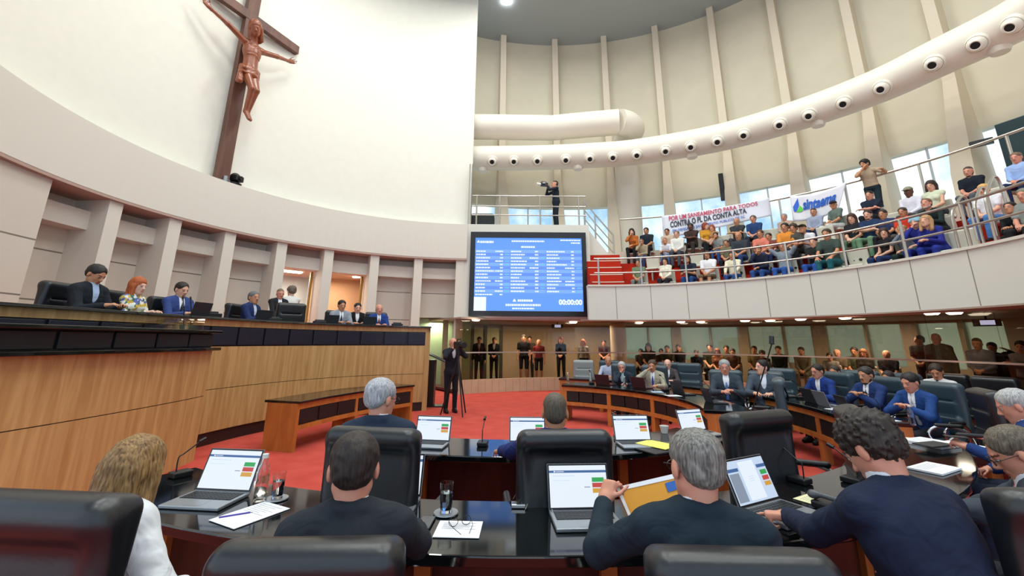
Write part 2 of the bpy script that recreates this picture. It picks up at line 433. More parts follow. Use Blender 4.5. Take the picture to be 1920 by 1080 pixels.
for i in range(len(ra)-1):
    b=MB(); b.ribbon(arc(U,12.3,ra[i+1],ra[i],4),0,.015,ZW0,ZW1); b.cur=1
    am_=(ra[i]+ra[i+1])/2; b.ribbon(arc(U,12.28,am_-.12,am_+.12,1),0,.06,ZW0,ZW1)
    setting(b,'window_%d'%(50+i),[m_pane,plain('window_bar','#b9c0c4',.5)])
# dark doorway panel high on the right
p=on_circle(1900,260,U,12.15); a=ang(U,p)
b=MB(); b.ribbon(arc(U,12.1,a-4,a+1.2,3),0,.08,4.7,7.55); setting(b,'door_3',plain('dark_teal_panel','#1f3b44',.5))
# round concrete column in the gallery
pc=on_circle(1181,420,G,9.2); b=MB(); b.lathe([(.52,2.45),(.52,9.4)],40,(pc.x,pc.y,0)); setting(b,'trim_4',m_pillar,smooth=True)
COLP=pc

# downlights in the soffit
lamp_m=emit('downlight_glow','#fff1d6',14)
dl=[892,1075,1199,1277,1314,1398,1445,1503,1587,1752,1795]
spots=[]
for i,px in enumerate(dl):
    p=on_circle(px,610,G,7.05 if i%2==0 or i<3 else 6.8)
    b=MB(); b.lathe([(.0,2.30),(.10,2.30),(.14,2.335)],20,(p.x,p.y,0))
    b.build('downlight',lamp_m,smooth=False,label='round soffit downlight under the gallery, '+('%s from the left of the row'%['first','second','third','fourth','fifth','sixth','seventh','eighth','ninth','tenth','eleventh'][i]),cat='light',group='downlights under the gallery')
    spots.append(p)

# ================================================================= DUCTS
dpts=[on_circle(860,297,(2.8,8.6),7.4)]
def zcut(px,py,z): return on_z(px,py,z)
dp=[zcut(px,py,8.9) for px,py in ((800,297),(890,297),(1000,296),(1100,292),(1200,284),(1350,258),(1500,215),(1640,164),(1760,108),(1900,40),(2060,-60))]
for p in dp: p.z=8.9
dsp=spline(dp,10)
root=empty('air_duct',(dp[3].x,dp[3].y,8.9),label='long curved white round air duct with row of nozzles over the gallery',cat='air duct')
def child(b,name,mats,root,**k):
    o=b.build(name,mats,parent=root,**k); o.matrix_parent_inverse=root.matrix_world.inverted() if False else Matrix.Translation(-root.location) if root.rotation_euler.z==0 else (Matrix.Translation(root.location)@Matrix.Rotation(root.rotation_euler.z,4,'Z')).inverted(); return o
b=MB(); b.tube(dsp,.5,32,caps=True); child(b,'duct_tube',m_duct,root,smooth=True)
noz=[924,965,1009,1060,1104,1148,1193,1250,1296,1346,1400,1466,1523,1590,1665,1763,1844,1925]
def duct_at(px):   # point of the duct axis seen at column px
    best=None
    for i in range(len(dsp)-1):
        for t in (0,.25,.5,.75):
            p=dsp[i].lerp(dsp[i+1],t); r_=p-Vector((0,0,EYE)); x=CX+FPX*r_.dot(_r)/r_.dot(_f)
            if best is None or abs(x-px)<best[0]: best=(abs(x-px),p,(dsp[i+1]-dsp[i]).normalized())
    return best[1],best[2]
def noz_geo(b,p,d,seg):
    # collar ring, ball and dark throat pointing along d
    q=Vector((0,0,1)).rotation_difference(d).to_matrix().to_4x4(); b.xf=Matrix.Translation(p)@q@Matrix.Scale(1.45,4)
    if seg==0: b.lathe([(.0,-.1),(.15,-.06),(.155,.0),(.135,.05),(.125,.03),(.0,.03)],20); b.lathe([(.05,.03),(.13,.03),(.122,.075),(.10,.11),(.075,.128),(.06,.12)],20)
    else: b.lathe([(.0,.1215),(.060,.1215),(.060,.10),(.0,.10)],16)
    b.xf=None
for px in noz:
    p,d=duct_at(px); to=(Vector((0,0,EYE))-p); to-=d*to.dot(d); to.normalize()
    side=Vector((to.x,to.y,0)).normalized(); dr=(side*.80-Vector((0,0,1))*.60).normalized()
    b=MB(); noz_geo(b,p+dr*.5,dr,0); nz=child(b,'nozzle',m_duct,root,smooth=True)
    b=MB(); noz_geo(b,p+dr*.5,dr,1); b.build('throat',m_dark,parent=nz,smooth=True)
for px in (905,1083,1297,1530,1865):
    p,d=duct_at(px); b=MB(); q=p+Vector((0,0,-.5)); b.lathe([(.17,-.09),(.21,.0),(.21,.1)],20,tuple(q)); child(b,'duct_boss',m_duct,root,smooth=True)
# upper duct with elbow
ud=[zcut(px,py,10.3) for px,py in ((790,236),(900,238),(1035,240),(1100,234),(1160,229))]
e=ud[-1]; ud+= [e+Vector((.35,.15,0)),e+Vector((.62,.45,0)),e+Vector((.72,.9,0)),e+Vector((.72,2.6,0))]
root=empty('air_duct',(e.x,e.y,10.3),label='short upper white air duct ending in an elbow into the wall',cat='air duct')
b=MB(); b.tube(ud[:5],.52,32); child(b,'duct_tube',m_duct,root,smooth=True)
b=MB(); b.tube(spline([tuple(p) for p in ud[4:]],5),.53,32); child(b,'elbow',m_duct,root,smooth=True)

# ================================================================= CRUCIFIX
cb=on_circle(424,330,W,6.98); ca=ang(W,cb); cc=Vector((*pol(W,7.18,ca),0)); tn=Vector((-math.sin(rad(ca)),math.cos(rad(ca)),0))*-1; rn=Vector((-math.cos(rad(ca)),-math.sin(rad(ca)),0))
root=empty('crucifix',(cc.x,cc.y,5.73),label='large dark wooden cross with carved figure mounted on the curved white wall',cat='crucifix')
CB=(root,cc,tn,rn)
def orient_box(b,c,ax,hx,ay,hy,z0,z1):
    ps=[c-ax*hx-ay*hy,c+ax*hx-ay*hy,c+ax*hx+ay*hy,c-ax*hx+ay*hy]
    b.face([(p.x,p.y,z0) for p in ps]+[(p.x,p.y,z1) for p in ps],[(0,3,2,1),(4,5,6,7),(0,1,5,4),(1,2,6,5),(2,3,7,6),(3,0,4,7)])
b=MB(); orient_box(b,cc,tn,.17,rn,.09,5.73,12.4); child(b,'upright_beam',m_cross,root,bevel=.012)
b=MB(); orient_box(b,cc+rn*.02,tn,1.62,rn,.08,10.72,11.0); child(b,'crossbeam',m_cross,root,bevel=.012)

# ================================================================= RAILINGS
def railing(label,path,h=1.05,mids=(.55,),posts=None,z=None,rad_=.028,loops=(),postr=.03,group=None,wob=None):
    P=[Vector(p) for p in path]
    c=P[len(P)//2]; root=empty('railing',tuple(c),label=label,cat='railing',group=group)
    b=MB(); b.tube([p+Vector((0,0,h)) for p in P],rad_,8); child(b,'top_rail',m_metal_w,root,smooth=True)
    for m in mids:
        b=MB(); b.tube([p+Vector((0,0,m)) for p in P],rad_*.8,8); child(b,'mid_rail',m_metal_w,root,smooth=True)
    for p in posts:
        b=MB(); b.tube([p,Vector(p)+Vector((0,0,h))],postr,8); child(b,'post',m_metal_w,root,smooth=True)
    return root
gp=[Vector((*pol(GU,6.97*KA,a),ZK(3.66))) for a in np.linspace(-45,88,60)]
gposts=[]
for px in (1122,1202,1286,1378,1478,1588,1705,1830,1990):
    p=on_circle(px,500,GU,6.97*KA); gposts.append(Vector((p.x,p.y,ZK(3.66))))
gr=railing('curved two-bar steel railing along the gallery front edge',gp,.98*KA,(.45*KA,),gposts)
# looped guard hoops at the aisle heads on the right
for i,(px0,px1,hh) in enumerate(((1790,1828,1.15),(1838,1868,1.2),(1862,1900,1.3))):
    p0=on_circle(px0,430,GU,7.15*KA); p1=on_circle(px1,430,GU,7.9*KA)
    A=Vector((p0.x,p0.y,TZ[0])); B_=Vector((p1.x,p1.y,TZ[1])); d=(B_-A); d.z=0
    pts=[A,A+Vector((0,0,hh*.7)),A+d*.08+Vector((0,0,hh*.92)),A+d*.3+Vector((0,0,hh*1.05)),A+d*.75+Vector((0,0,hh*1.25)),A+d*1.0+Vector((0,0,hh*1.15)),B_+Vector((0,0,.0))]
    b=MB(); b.tube(spline([tuple(p) for p in pts],6),.023,8)
    b.build('guard_hoop',m_metal_w,smooth=True,label='bent steel guard hoop at the gallery aisle, '+['leftmost','middle','rightmost'][i]+' of three',cat='railing',group='guard hoops at the gallery aisle')
# platform railing
pz=5.75
pp=[Vector((-1.6,15.0,pz)),Vector((-1.3,14.98,pz)),Vector((2.7,14.98,pz)),Vector((2.7,15.0,pz))]
pl=[Vector((on_y(px,420,14.98).x,14.98,pz)) for px in (893,937,1013,1086)]
railing('three-bar steel railing around the camera platform above the screen',pp,1.12,(.38,.72),pl)
b=MB(); b.tube([(-1.55,14.95,5.75),(-1.55,14.95,8.1)],.07,12); b.build('steel_post',m_metal_w,smooth=True,label='tall pale vertical tube beside the edge of the white wall',cat='post')
# stair handrail
sp=[Vector((2.72,15.35,5.75)),Vector((3.1,15.35,5.25)),Vector((3.75,15.35,4.45)),]
railing('sloping steel handrail going down beside the platform',sp,1.05,(.35,.7),[sp[0],sp[1],sp[2]])
# back railing
bp_=[Vector((*pol(GU,10.95*KA,a),ZK(5.8)-.1)) for a in np.linspace(-30,78,60)]
bpost=[]
for px in (1238,1340,1457,1585,1732,1915):
    p=on_circle(px,350,GU,10.95*KA); bpost.append(Vector((p.x,p.y,ZK(5.8)-.1)))
br=railing('thin dark railing behind the last row of the gallery',bp_,1.45*KA+.1,(),bpost,rad_=.035)

# ================================================================= BANNERS
BZ=[on_circle(px,py,G,10.3) for px,py in ((1241,404),(1442,371))]
bl=Vector(BZ[0]); brr=Vector(BZ[1])
def banner(name,label,c00,c10,c01,c11,sag,mat,n=24,m=10,amp=.03):
    # corners: bottom-left, bottom-right, top-left, top-right
    def f(u,v,off=0):
        p=c00*(1-u)*(1-v)+c10*u*(1-v)+c01*(1-u)*v+c11*u*v
        p=p+Vector((0,0,-sag*4*u*(1-u)*(.4+.6*v)))
        nrm=(c10-c00).cross(c01-c00).normalized()
        return p+nrm*(amp*math.sin(u*17+v*3)*(1-.3*v)+off)
    vs=[f(i/n,j/m) for j in range(m+1) for i in range(n+1)]
    fs=[(j*(n+1)+i,j*(n+1)+i+1,(j+1)*(n+1)+i+1,(j+1)*(n+1)+i) for j in range(m) for i in range(n)]
    root=empty(name,tuple((c01+c11)/2),label=label,cat='banner')
    b=MB(); b.face(vs,fs); o=child(b,'cloth',mat,root,smooth=True)
    sm=o.modifiers.new('s','SOLIDIFY'); sm.thickness=.006
    return root,f
def btext(root,f,txt,u0,u1,v0,v1,h,bold=.02,name='lettering'):
    mt=plain('ink_'+h,h,.7)
    o=put_text(name,txt,lambda u,v:f(u0+(u1-u0)*u,v0+(v1-v0)*v,.03),mt,root,bold)
    o.matrix_parent_inverse=Matrix.Translation(-root.location); return o
# first banner
tl=on_circle(1241,405,GU,10.75*KA); tr=on_circle(1442,371,GU,10.75*KA)
blp=Vector((tl.x,tl.y,tl.z-.9)); brp=Vector((tr.x,tr.y,tr.z-.62))
rb,f1=banner('protest_banner','wide white cloth banner lettered CONTRA O PL DA CONTA ALTA hung behind the gallery rows',blp,brp,tl,tr,.05,plain('banner_cloth','#dfe1ec',.8))
btext(rb,f1,'POR UM SANEAMENTO PARA TODOS',.07,.90,.73,.95,'#c24a62')
btext(rb,f1,'CONTRA O PL DA CONTA ALTA',.08,.80,.42,.70,'#3b3f4c',.035)
btext(rb,f1,'EM DEFESA DO SANEAMENTO PÚBLICO DE SC',.10,.78,.2,.36,'#4a6fc0')
tl=on_circle(1481,367,GU,10.75*KA); tr=on_circle(1588,340,GU,10.75*KA)
blp=on_circle(1488,416,GU,10.75*KA); brp=on_circle(1570,398,GU,10.75*KA)
rb,f2=banner('union_banner','white cloth banner with blue sintaema lettering and drop emblem tied to the rear railing',blp,brp,tl,tr,.12,plain('banner_cloth2','#e6e6ee',.8))
btext(rb,f2,'sintaema',.24,.88,.40,.80,'#2460c0',.04)
def emblem(pts,h,nm):
    b=MB(); b.face([f2(u,v,.032) for u,v in pts],[tuple(range(len(pts)))]); o=child(b,nm,plain('ink_'+h,h,.7),rb); return o
emblem([(.05,.38),(.10,.36),(.13,.5),(.155,.62),(.14,.9),(.09,.72),(.04,.55)],'#2b62cc','emblem_blue')
emblem([(.10,.36),(.17,.35),(.24,.42),(.2,.56),(.17,.6),(.15,.5)],'#5fcf4a','emblem_green')

# ================================================================= SCREEN
Ys=14.74
s00=on_y(878,592,Ys); s11=on_y(1098,436,Ys); 
root=empty('display_screen',((s00.x+s11.x)/2,Ys,s00.z),label='large blue electronic voting board in a black frame on the far wall',cat='screen')
b=MB(); x0,x1,z0,z1=s00.x,s11.x,s00.z,s11.z; fr=.17
b.box((x0,Ys,z0),(x1,Ys+.12,z0+fr)); b.box((x0,Ys,z1-fr*1.2),(x1,Ys+.12,z1)); b.box((x0,Ys,z0+fr),(x0+fr,Ys+.12,z1-fr*1.2)); b.box((x1-fr*.9,Ys,z0+fr),(x1,Ys+.12,z1-fr*1.2))
child(b,'frame',m_black,root)
X0,X1,Z0,Z1=x0+fr,x1-fr*.9,z0+fr,z1-fr*1.2
def srect(b,u0,v0,u1,v1,off):   # v from top
    xa,xb=X0+(X1-X0)*u0,X0+(X1-X0)*u1; za,zb=Z1-(Z1-Z0)*v1,Z1-(Z1-Z0)*v0; y=Ys+.06-off
    b.face([(xa,y,za),(xb,y,za),(xb,y,zb),(xa,y,zb)],[(0,1,2,3)])
b=MB(); srect(b,0,0,1,1,0); b.cur=1
rng=random.Random(3)
colx=[(0,.325),(.33,.655),(.66,1)]
for r_ in range(13):
    v=.168+.0455*r_
    b.cur=1+(r_%2)
    for (ua,ub) in colx: srect(b,ua,v,ub,v+.0455,.002)
PANEL=child(b,'panel',[emit('board_blue','#5f9cff',1.0),emit('board_lite','#7aaeff',1.0),emit('board_mid','#5f90f2',1.0)],root)
b=MB()
names=[(.01,.10),(.01,.10),(.01,.14),(.01,.125),(.01,.125),(.01,.145),(.01,.18),(.01,.12),(.01,.125),(.01,.15),(.01,.095),(.01,.10),(.01,.10),(.01,.17)]
n2=[.10,.13,.10,.15,.145,.13,.115,.10,.08,.135,.16,.125,.13]; n3=[.17,.11,.12,.09,.19,.075,.11,.135,.115,.135,.105,.08,.11]
def dash(b,u0,u1,v,h=.018):
    u=u0
    while u<u1:
        w=min(rng.choice([.012,.016,.02,.026]),u1-u); srect(b,u,v,u+w,v+h,.006); u+=w+.0035
for r_ in range(14):
    v=.182+.0455*r_; dash(b,*names[r_],v); dash(b,.235 if r_%3 else .19,.262,v)
for r_ in range(13):
    v=.182+.0455*r_; dash(b,.335,.335+n2[r_],v); dash(b,.56-(.05 if r_ in(2,5) else 0),.592,v); dash(b,.67,.67+n3[r_],v); dash(b,.90-(.06 if r_ in (5,9,10) else 0),.925,v)
dash(b,.045,.17,.045,.03); dash(b,.34,.65,.035,.022); dash(b,.43,.56,.115,.025); dash(b,.80,.99,.02,.018); dash(b,.90,.99,.058,.018)
dash(b,.40,.54,.845,.03); dash(b,.29,.61,.905,.028); dash(b,.35,.55,.955,.02)
srect(b,0,.815,.112,1,.006)
for (u,v,s) in ((.028,.055,.02),(.37,.86,.022)):
    xa=X0+(X1-X0)*u; za=Z1-(Z1-Z0)*v; w=(X1-X0)*s*.8; b.face([(xa-w,Ys+.052,za-w*.6),(xa+w,Ys+.052,za-w*.6),(xa+w*.5,Ys+.052,za+w*.3),(xa,Ys+.052,za+w),(xa-w*.5,Ys+.052,za+w*.3)],[(0,1,2,3,4)])
b.build('listing',emit('board_white','#e8f4ff',1.05),parent=PANEL)
b=MB()
for r_ in (1,3,4,7,10,11,12):
    srect(b,.275,.182+.0455*r_,.322,.198+.0455*r_,.006)
for r_ in (2,4,10,11): srect(b,.61,.182+.0455*r_,.65,.198+.0455*r_,.006)
for r_ in (0,5,11,12): srect(b,.945,.182+.0455*r_,.99,.198+.0455*r_,.006)
b.build('vote_marks',emit('board_cyan','#6cc0e8',1.0),parent=PANEL)
def scrmap(u0,u1,v0,v1): return lambda u,v:(X0+(X1-X0)*(u0+(u1-u0)*u),Ys+.05,Z1-(Z1-Z0)*(v1+(v0-v1)*v))
o=put_text('timer','00:00:00',scrmap(.775,.99,.84,.915),MATS['board_white'],root,.05); o.matrix_parent_inverse=Matrix.Translation(-root.location)

# ================================================================= DAIS
DF=spline([(-2.05,11.12,0),(-3.2,10.5,0),(-4.08,9.5,0),(-4.62,8.3,0),(-4.88,7.2,0),(-5.02,6.2,0),(-5.15,5.0,0),(-5.35,3.2,0),(-5.5,2.0,0)],8)
# travelling from far end toward the camera: right-hand side (positive offset) = behind counter? -> computed sign
def side_sign(path,p):   # sign of ribbon offset that points to p
    d=(Vector(path[1][:2])-Vector(path[0][:2])); nn=Vector((d.y,-d.x)); return 1 if nn.dot(Vector(p)-Vector(path[0][:2]))>0 else -1
sg=side_sign(DF,(-4,12))
def back(d): return sg*d
# raised platform
b=MB(); b.ribbon(DF,back(.5),back(3.6),0,1.2); setting(b,'floor_dais',m_carpet)
b=MB(); b.ribbon(arc(W,4.2,106,200,30),0,3.7,1.1,1.198); setting(b,'floor_dais_back',m_carpet)
root=empty('dais_counter',(-4.6,8.3,0),label='long curved raised oak counter with black top and navy padded band',cat='counter')
b=MB(); b.ribbon(DF,back(-.08),back(.55),1.96,2.0); child(b,'counter_top',m_top,root,bevel=.008)
b=MB(); b.ribbon(DF,back(.0),back(.12),1.86,1.96); child(b,'upper_rail',m_oak,root)
b=MB(); b.ribbon(DF,back(.03),back(.14),1.53,1.86); child(b,'band_backing',m_black,root)
L_=plen(DF); nP=int(L_/.56)
for i in range(nP):
    seg=sub(DF,(i+.03)/nP,(i+.97)/nP,3); b=MB(); b.ribbon(seg,back(.0),back(.06),1.545,1.85); child(b,'padded_panel',m_pad,root,bevel=.015)
b=MB(); b.ribbon(DF,back(.01),back(.16),.86,1.53); child(b,'oak_front_upper',m_oak,root)
b=MB(); b.ribbon(DF,back(.01),back(.16),.2,.85); child(b,'oak_front_lower',m_oak,root)
b=MB(); b.ribbon(DF,back(.03),back(.16),.84,.87); b.ribbon(DF,back(.04),back(.16),0,.2); child(b,'plinth',m_kick,root)
b=MB(); b.ribbon(sub(DF,0,.012,2),back(.0),back(.6),0.0,1.955); child(b,'end_panel',m_oak,root)
# projecting lower podium
TF=spline([(-4.42,6.55,0),(-4.36,5.9,0),(-4.34,5.0,0),(-4.4,4.0,0),(-4.6,2.9,0),(-4.9,2.0,0)],6)
root=empty('speaking_podium',(-4.6,5.0,0),label='lower oak podium with black padded band projecting before the dais at left',cat='podium')
b=MB(); b.ribbon(TF,back(-.1),back(.62),1.73,1.77); child(b,'podium_top',m_top,root,bevel=.008)
b=MB(); b.ribbon(TF,back(.03),back(.5),1.53,1.73); child(b,'band_backing',m_black,root)
nP=8
for i in range(nP):
    seg=sub(TF,(i+.03)/nP,(i+.97)/nP,3); b=MB(); b.ribbon(seg,back(.0),back(.05),1.54,1.72); child(b,'padded_panel',m_padb,root,bevel=.012)
b=MB(); b.ribbon(TF,back(-.12),back(.5),1.49,1.53); child(b,'lower_ledge',m_top,root,bevel=.006)
b=MB(); b.ribbon(TF,back(.0),back(.46),.86,1.49); child(b,'oak_front_upper',m_oak,root)
b=MB(); b.ribbon(TF,back(.0),back(.46),.0,.85); child(b,'oak_front_lower',m_oak,root)
b=MB(); b.ribbon(TF,back(.02),back(.44),.84,.87); child(b,'seam',m_kick,root)
# clear acrylic reading stand on the podium and gooseneck mics
m_acr=glassy('acrylic','#f2f2ee',.12)
pA=on_circle(287,606,(-4.6,5.0),.01,True); pA=Vector((-4.55,6.12,1.77))
root=empty('reading_stand',tuple(pA),label='clear acrylic reading stand on top of the podium',cat='lectern')
b=MB(); b.box((-4.75,5.95,1.77),(-4.735,6.3,1.93)); b.box((-4.45,5.95,1.77),(-4.435,6.3,1.93)); b.box((-4.6,5.95,1.77),(-4.59,6.3,1.93)); child(b,'side_plate',m_acr,root)
b=MB(); b.face([(-4.85,5.3,1.79),(-4.4,5.3,1.79),(-4.4,6.3,1.94),(-4.85,6.3,1.94)],[(0,1,2,3)]); o=child(b,'slope_plate',m_acr,root); s_=o.modifiers.new('s','SOLIDIFY'); s_.thickness=.008

# low bench table in front of the dais
BF=spline([(-3.28,7.02,0),(-3.05,7.9,0),(-2.68,8.8,0),(-2.1,9.72,0)],8)
sb=side_sign(BF,(-1,7)); 
def fr_(d): return sb*d
root=empty('low_table',(-3.0,7.8,0),label='low curved orange-wood table with black top standing before the dais',cat='table')
b=MB(); b.ribbon(BF,fr_(.04),fr_(-.62),.69,.725); child(b,'table_top',m_top,root,bevel=.006)
def bench_part(f0,f1,z0,z1,o0,o1,nm,mt,**k):
    b=MB(); b.ribbon(sub(BF,f0,f1,4),fr_(o0),fr_(o1),z0,z1); return child(b,nm,mt,root,**k)
bench_part(0,.02,0,.69,0,-.56,'end_panel',m_orange); bench_part(.98,1,0,.69,0,-.56,'end_panel',m_orange)
bench_part(.49,.51,0,.69,0,-.3,'middle_panel',m_orange)
for (a,c) in ((.02,.49),(.51,.98)):
    bench_part(a,c,.6,.69,0,-.03,'upper_rail',m_orange); bench_part(a,c,.3,.37,0,-.03,'lower_rail',m_orange)
    bench_part(a,c,.36,.62,-.03,-.05,'backing',m_mahog)
    for q in range(3):
        aa=a+(c-a)*(q+.04)/3; cc_=a+(c-a)*(q+.96)/3; bench_part(aa,cc_,.38,.59,-.005,-.03,'padded_panel',m_padb,bevel=.008)
bench_part(.42,.58,0,.3,-.25,-.32,'foot_block',m_orange)

# black lectern at the end of the dais
p=on_z(806,762,0); root=empty('lectern',(p.x,p.y,0),label='slim black lectern standing at the far end of the dais',cat='lectern')
def lc(b,nm): o=b.build(nm,m_black,parent=root,bevel=.008); return o
b=MB(); b.box((-.12,-.16,.0),(.42,.2,.03)); lc(b,'base')
b=MB(); b.box((-.08,-.14,.03),(.1,.14,1.16)); lc(b,'column')
b=MB(); b.face([(-.1,-.22,1.3),(.42,-.22,1.08),(.42,.22,1.08),(-.1,.22,1.3),(-.1,-.22,1.33),(.42,-.22,1.11),(.42,.22,1.11),(-.1,.22,1.33)],[(0,3,2,1),(4,5,6,7),(0,1,5,4),(1,2,6,5),(2,3,7,6),(3,0,4,7)]); lc(b,'reading_slope')
# ================================================================= SDF TOOLKIT (soft organic shapes)
def V(*a): return np.array(a if len(a)>1 else a[0], float)
def nrm(v): v=np.asarray(v,float); return v/max(np.linalg.norm(v),1e-9)
def cap(a,b,r0,r1=None,op='+',k=None): return ('c',V(a),V(b),float(r0),float(r0 if r1 is None else r1),op,k)
def ell(c,r,R=None,op='+',k=None): return ('e',V(c),V(r),R,None,op,k)
def rbx(c,h,rd,R=None,op='+',k=None): return ('b',V(c),V(h),R,float(rd),op,k)
def frame(x,y,z): return np.array([nrm(x),nrm(y),nrm(z)]).T
def rotm(yaw=0,pitch=0,roll=0):   # columns = local axes; pitch>0 looks up
    y,p,r=rad(yaw),rad(pitch),rad(roll)
    Rz=np.array([[math.cos(y),-math.sin(y),0],[math.sin(y),math.cos(y),0],[0,0,1]])
    Rx=np.array([[1,0,0],[0,math.cos(p),-math.sin(p)],[0,math.sin(p),math.cos(p)]])
    Ry=np.array([[math.cos(r),0,math.sin(r)],[0,1,0],[-math.sin(r),0,math.cos(r)]])
    return Rz@Rx@Ry
def _bb(p):
    if p[0]=='c':
        r=max(p[3],p[4]); return np.minimum(p[1],p[2])-r, np.maximum(p[1],p[2])+r
    if p[3] is None: h=p[2]+(p[4] or 0)
    else: h=np.abs(p[3])@(p[2]+(p[4] or 0))
    return p[1]-h,p[1]+h
def polygonize(prims,vox,k=.02,noise=None):
    los,his=[],[]
    for p in prims:
        if p[5]=='+':
            a,b=_bb(p); los.append(a); his.append(b)
    pad=vox*3+(noise[0] if noise else 0)
    lo=np.min(los,0)-pad; hi=np.max(his,0)+pad
    n=np.ceil((hi-lo)/vox).astype(int)+1
    ax=[(lo[i]+np.arange(n[i])*vox).astype(np.float32) for i in range(3)]
    F=np.full(n,.5,np.float32)
    for p in prims:
        kk=k if p[6] is None else p[6]
        a,b=_bb(p); m=kk+vox*2.5+(noise[0] if noise else 0)
        i0=np.maximum(np.floor((a-m-lo)/vox).astype(int),0); i1=np.minimum(np.ceil((b+m-lo)/vox).astype(int)+1,n)
        if np.any(i1<=i0): continue
        X=ax[0][i0[0]:i1[0],None,None]; Y=ax[1][None,i0[1]:i1[1],None]; Z=ax[2][None,None,i0[2]:i1[2]]
        if p[0]=='c':
            A,B=p[1],p[2]; d=B-A; dd=float(d@d)+1e-12
            h=np.clip(((X-A[0])*d[0]+(Y-A[1])*d[1]+(Z-A[2])*d[2])/dd,0,1)
            D=np.sqrt((X-A[0]-d[0]*h)**2+(Y-A[1]-d[1]*h)**2+(Z-A[2]-d[2]*h)**2)-(p[3]+(p[4]-p[3])*h)
        else:
            R=p[3] if p[3] is not None else np.eye(3); c=p[1]
            q=[(X-c[0])*R[0,i]+(Y-c[1])*R[1,i]+(Z-c[2])*R[2,i] for i in range(3)]
            if p[0]=='e':
                r=p[2]; k0=np.sqrt((q[0]/r[0])**2+(q[1]/r[1])**2+(q[2]/r[2])**2); k1=np.sqrt((q[0]/r[0]**2)**2+(q[1]/r[1]**2)**2+(q[2]/r[2]**2)**2)
                D=k0*(k0-1)/np.maximum(k1,1e-6)
            else:
                g=[np.abs(q[i])-p[2][i] for i in range(3)]
                D=np.sqrt(np.maximum(g[0],0)**2+np.maximum(g[1],0)**2+np.maximum(g[2],0)**2)+np.minimum(np.maximum(np.maximum(g[0],g[1]),g[2]),0)-p[4]
        S=F[i0[0]:i1[0],i0[1]:i1[1],i0[2]:i1[2]]
        if p[5]=='+':
            h=np.maximum(kk-np.abs(S-D),0)/kk if kk>0 else 0
            S[...]=np.minimum(S,D)-h*h*kk*.25
        else:
            D=-D; kq=min(kk,.012); h=np.maximum(kq-np.abs(S-D),0)/kq
            S[...]=np.maximum(S,D)+h*h*kq*.25
    if noise:
        am,fr,seed=noise; X=ax[0][:,None,None]; Y=ax[1][None,:,None]; Z=ax[2][None,None,:]
        F+=am*(np.sin(fr*X+seed+2*np.sin(fr*.6*Z))*np.sin(fr*1.1*Y+1.3*seed)*np.sin(fr*.9*Z+.7*seed+1.5*np.sin(fr*.5*X))).astype(np.float32)
    # surface nets
    s=F<0
    nx,ny,nz=F.shape
    cnt=np.zeros((nx-1,ny-1,nz-1),np.int8)
    for dx in (0,1):
        for dy in (0,1):
            for dz in (0,1): cnt+=s[dx:nx-1+dx,dy:ny-1+dy,dz:nz-1+dz]
    act=(cnt>0)&(cnt<8); idx=np.argwhere(act)
    if len(idx)==0: return None
    vid=np.full(act.shape,-1,np.int32); vid[act]=np.arange(len(idx))
    corn=[(dx,dy,dz) for dx in (0,1) for dy in (0,1) for dz in (0,1)]
    vals={c:F[idx[:,0]+c[0],idx[:,1]+c[1],idx[:,2]+c[2]] for c in corn}
    acc=np.zeros((len(idx),3)); w=np.zeros(len(idx))
    for c in corn:
        for a in range(3):
            if c[a]==0:
                d=list(c); d[a]=1; fa=vals[c]; fb=vals[tuple(d)]; m=(fa<0)!=(fb<0)
                t=np.where(m,fa/np.where(m,fa-fb,1),0)
                pt=np.tile(np.array(c,float),(len(idx),1)); pt[:,a]=t
                acc+=pt*m[:,None]; w+=m
    verts=lo+(idx+acc/w[:,None])*vox
    faces=[]
    for a in range(3):
        b,c=(a+1)%3,(a+2)%3
        sl0=[slice(None)]*3; sl1=[slice(None)]*3; sl0[a]=slice(0,-1); sl1[a]=slice(1,None)
        for q in (b,c): sl0[q]=slice(1,-1); sl1[q]=slice(1,-1)
        s0=s[tuple(sl0)]; s1=s[tuple(sl1)]; e=np.argwhere(s0!=s1)
        if len(e)==0: continue
        flip=s0[tuple(e.T)]
        e=e.copy(); e[:,b]+=1; e[:,c]+=1
        def vv(ob,oc):
            z=e.copy(); z[:,b]-=ob; z[:,c]-=oc; return vid[tuple(z.T)]
        q=np.stack([vv(1,1),vv(0,1),vv(0,0),vv(1,0)],1)
        q[~flip]=q[~flip][:,::-1]; faces.append(q)
    return verts,np.concatenate(faces)
def sdf_mesh(name,prims,vox,k=.02,noise=None,attr=None,smooth=1):
    r=polygonize(prims,vox,k,noise); v,f=r
    if smooth:
        for _ in range(smooth):     # light Laplacian smoothing
            s=np.zeros_like(v); c=np.zeros(len(v))
            for i,j in ((0,1),(1,2),(2,3),(3,0)):
                np.add.at(s,f[:,i],v[f[:,j]]); np.add.at(s,f[:,j],v[f[:,i]]); np.add.at(c,f[:,i],1); np.add.at(c,f[:,j],1)
            v=v*.5+.5*s/c[:,None]
    me=bpy.data.meshes.new(name)
    me.vertices.add(len(v)); me.vertices.foreach_set('co',v.astype(np.float32).ravel())
    me.loops.add(len(f)*4); me.loops.foreach_set('vertex_index',f.astype(np.int32).ravel())
    me.polygons.add(len(f)); me.polygons.foreach_set('loop_start',(np.arange(len(f))*4).astype(np.int32))
    me.polygons.foreach_set('use_smooth',np.ones(len(f),bool))
    me.update(calc_edges=True)
    if attr is not None:
        a=me.attributes.new('feat','FLOAT','POINT'); a.data.foreach_set('value',attr(v).astype(np.float32))
    return me

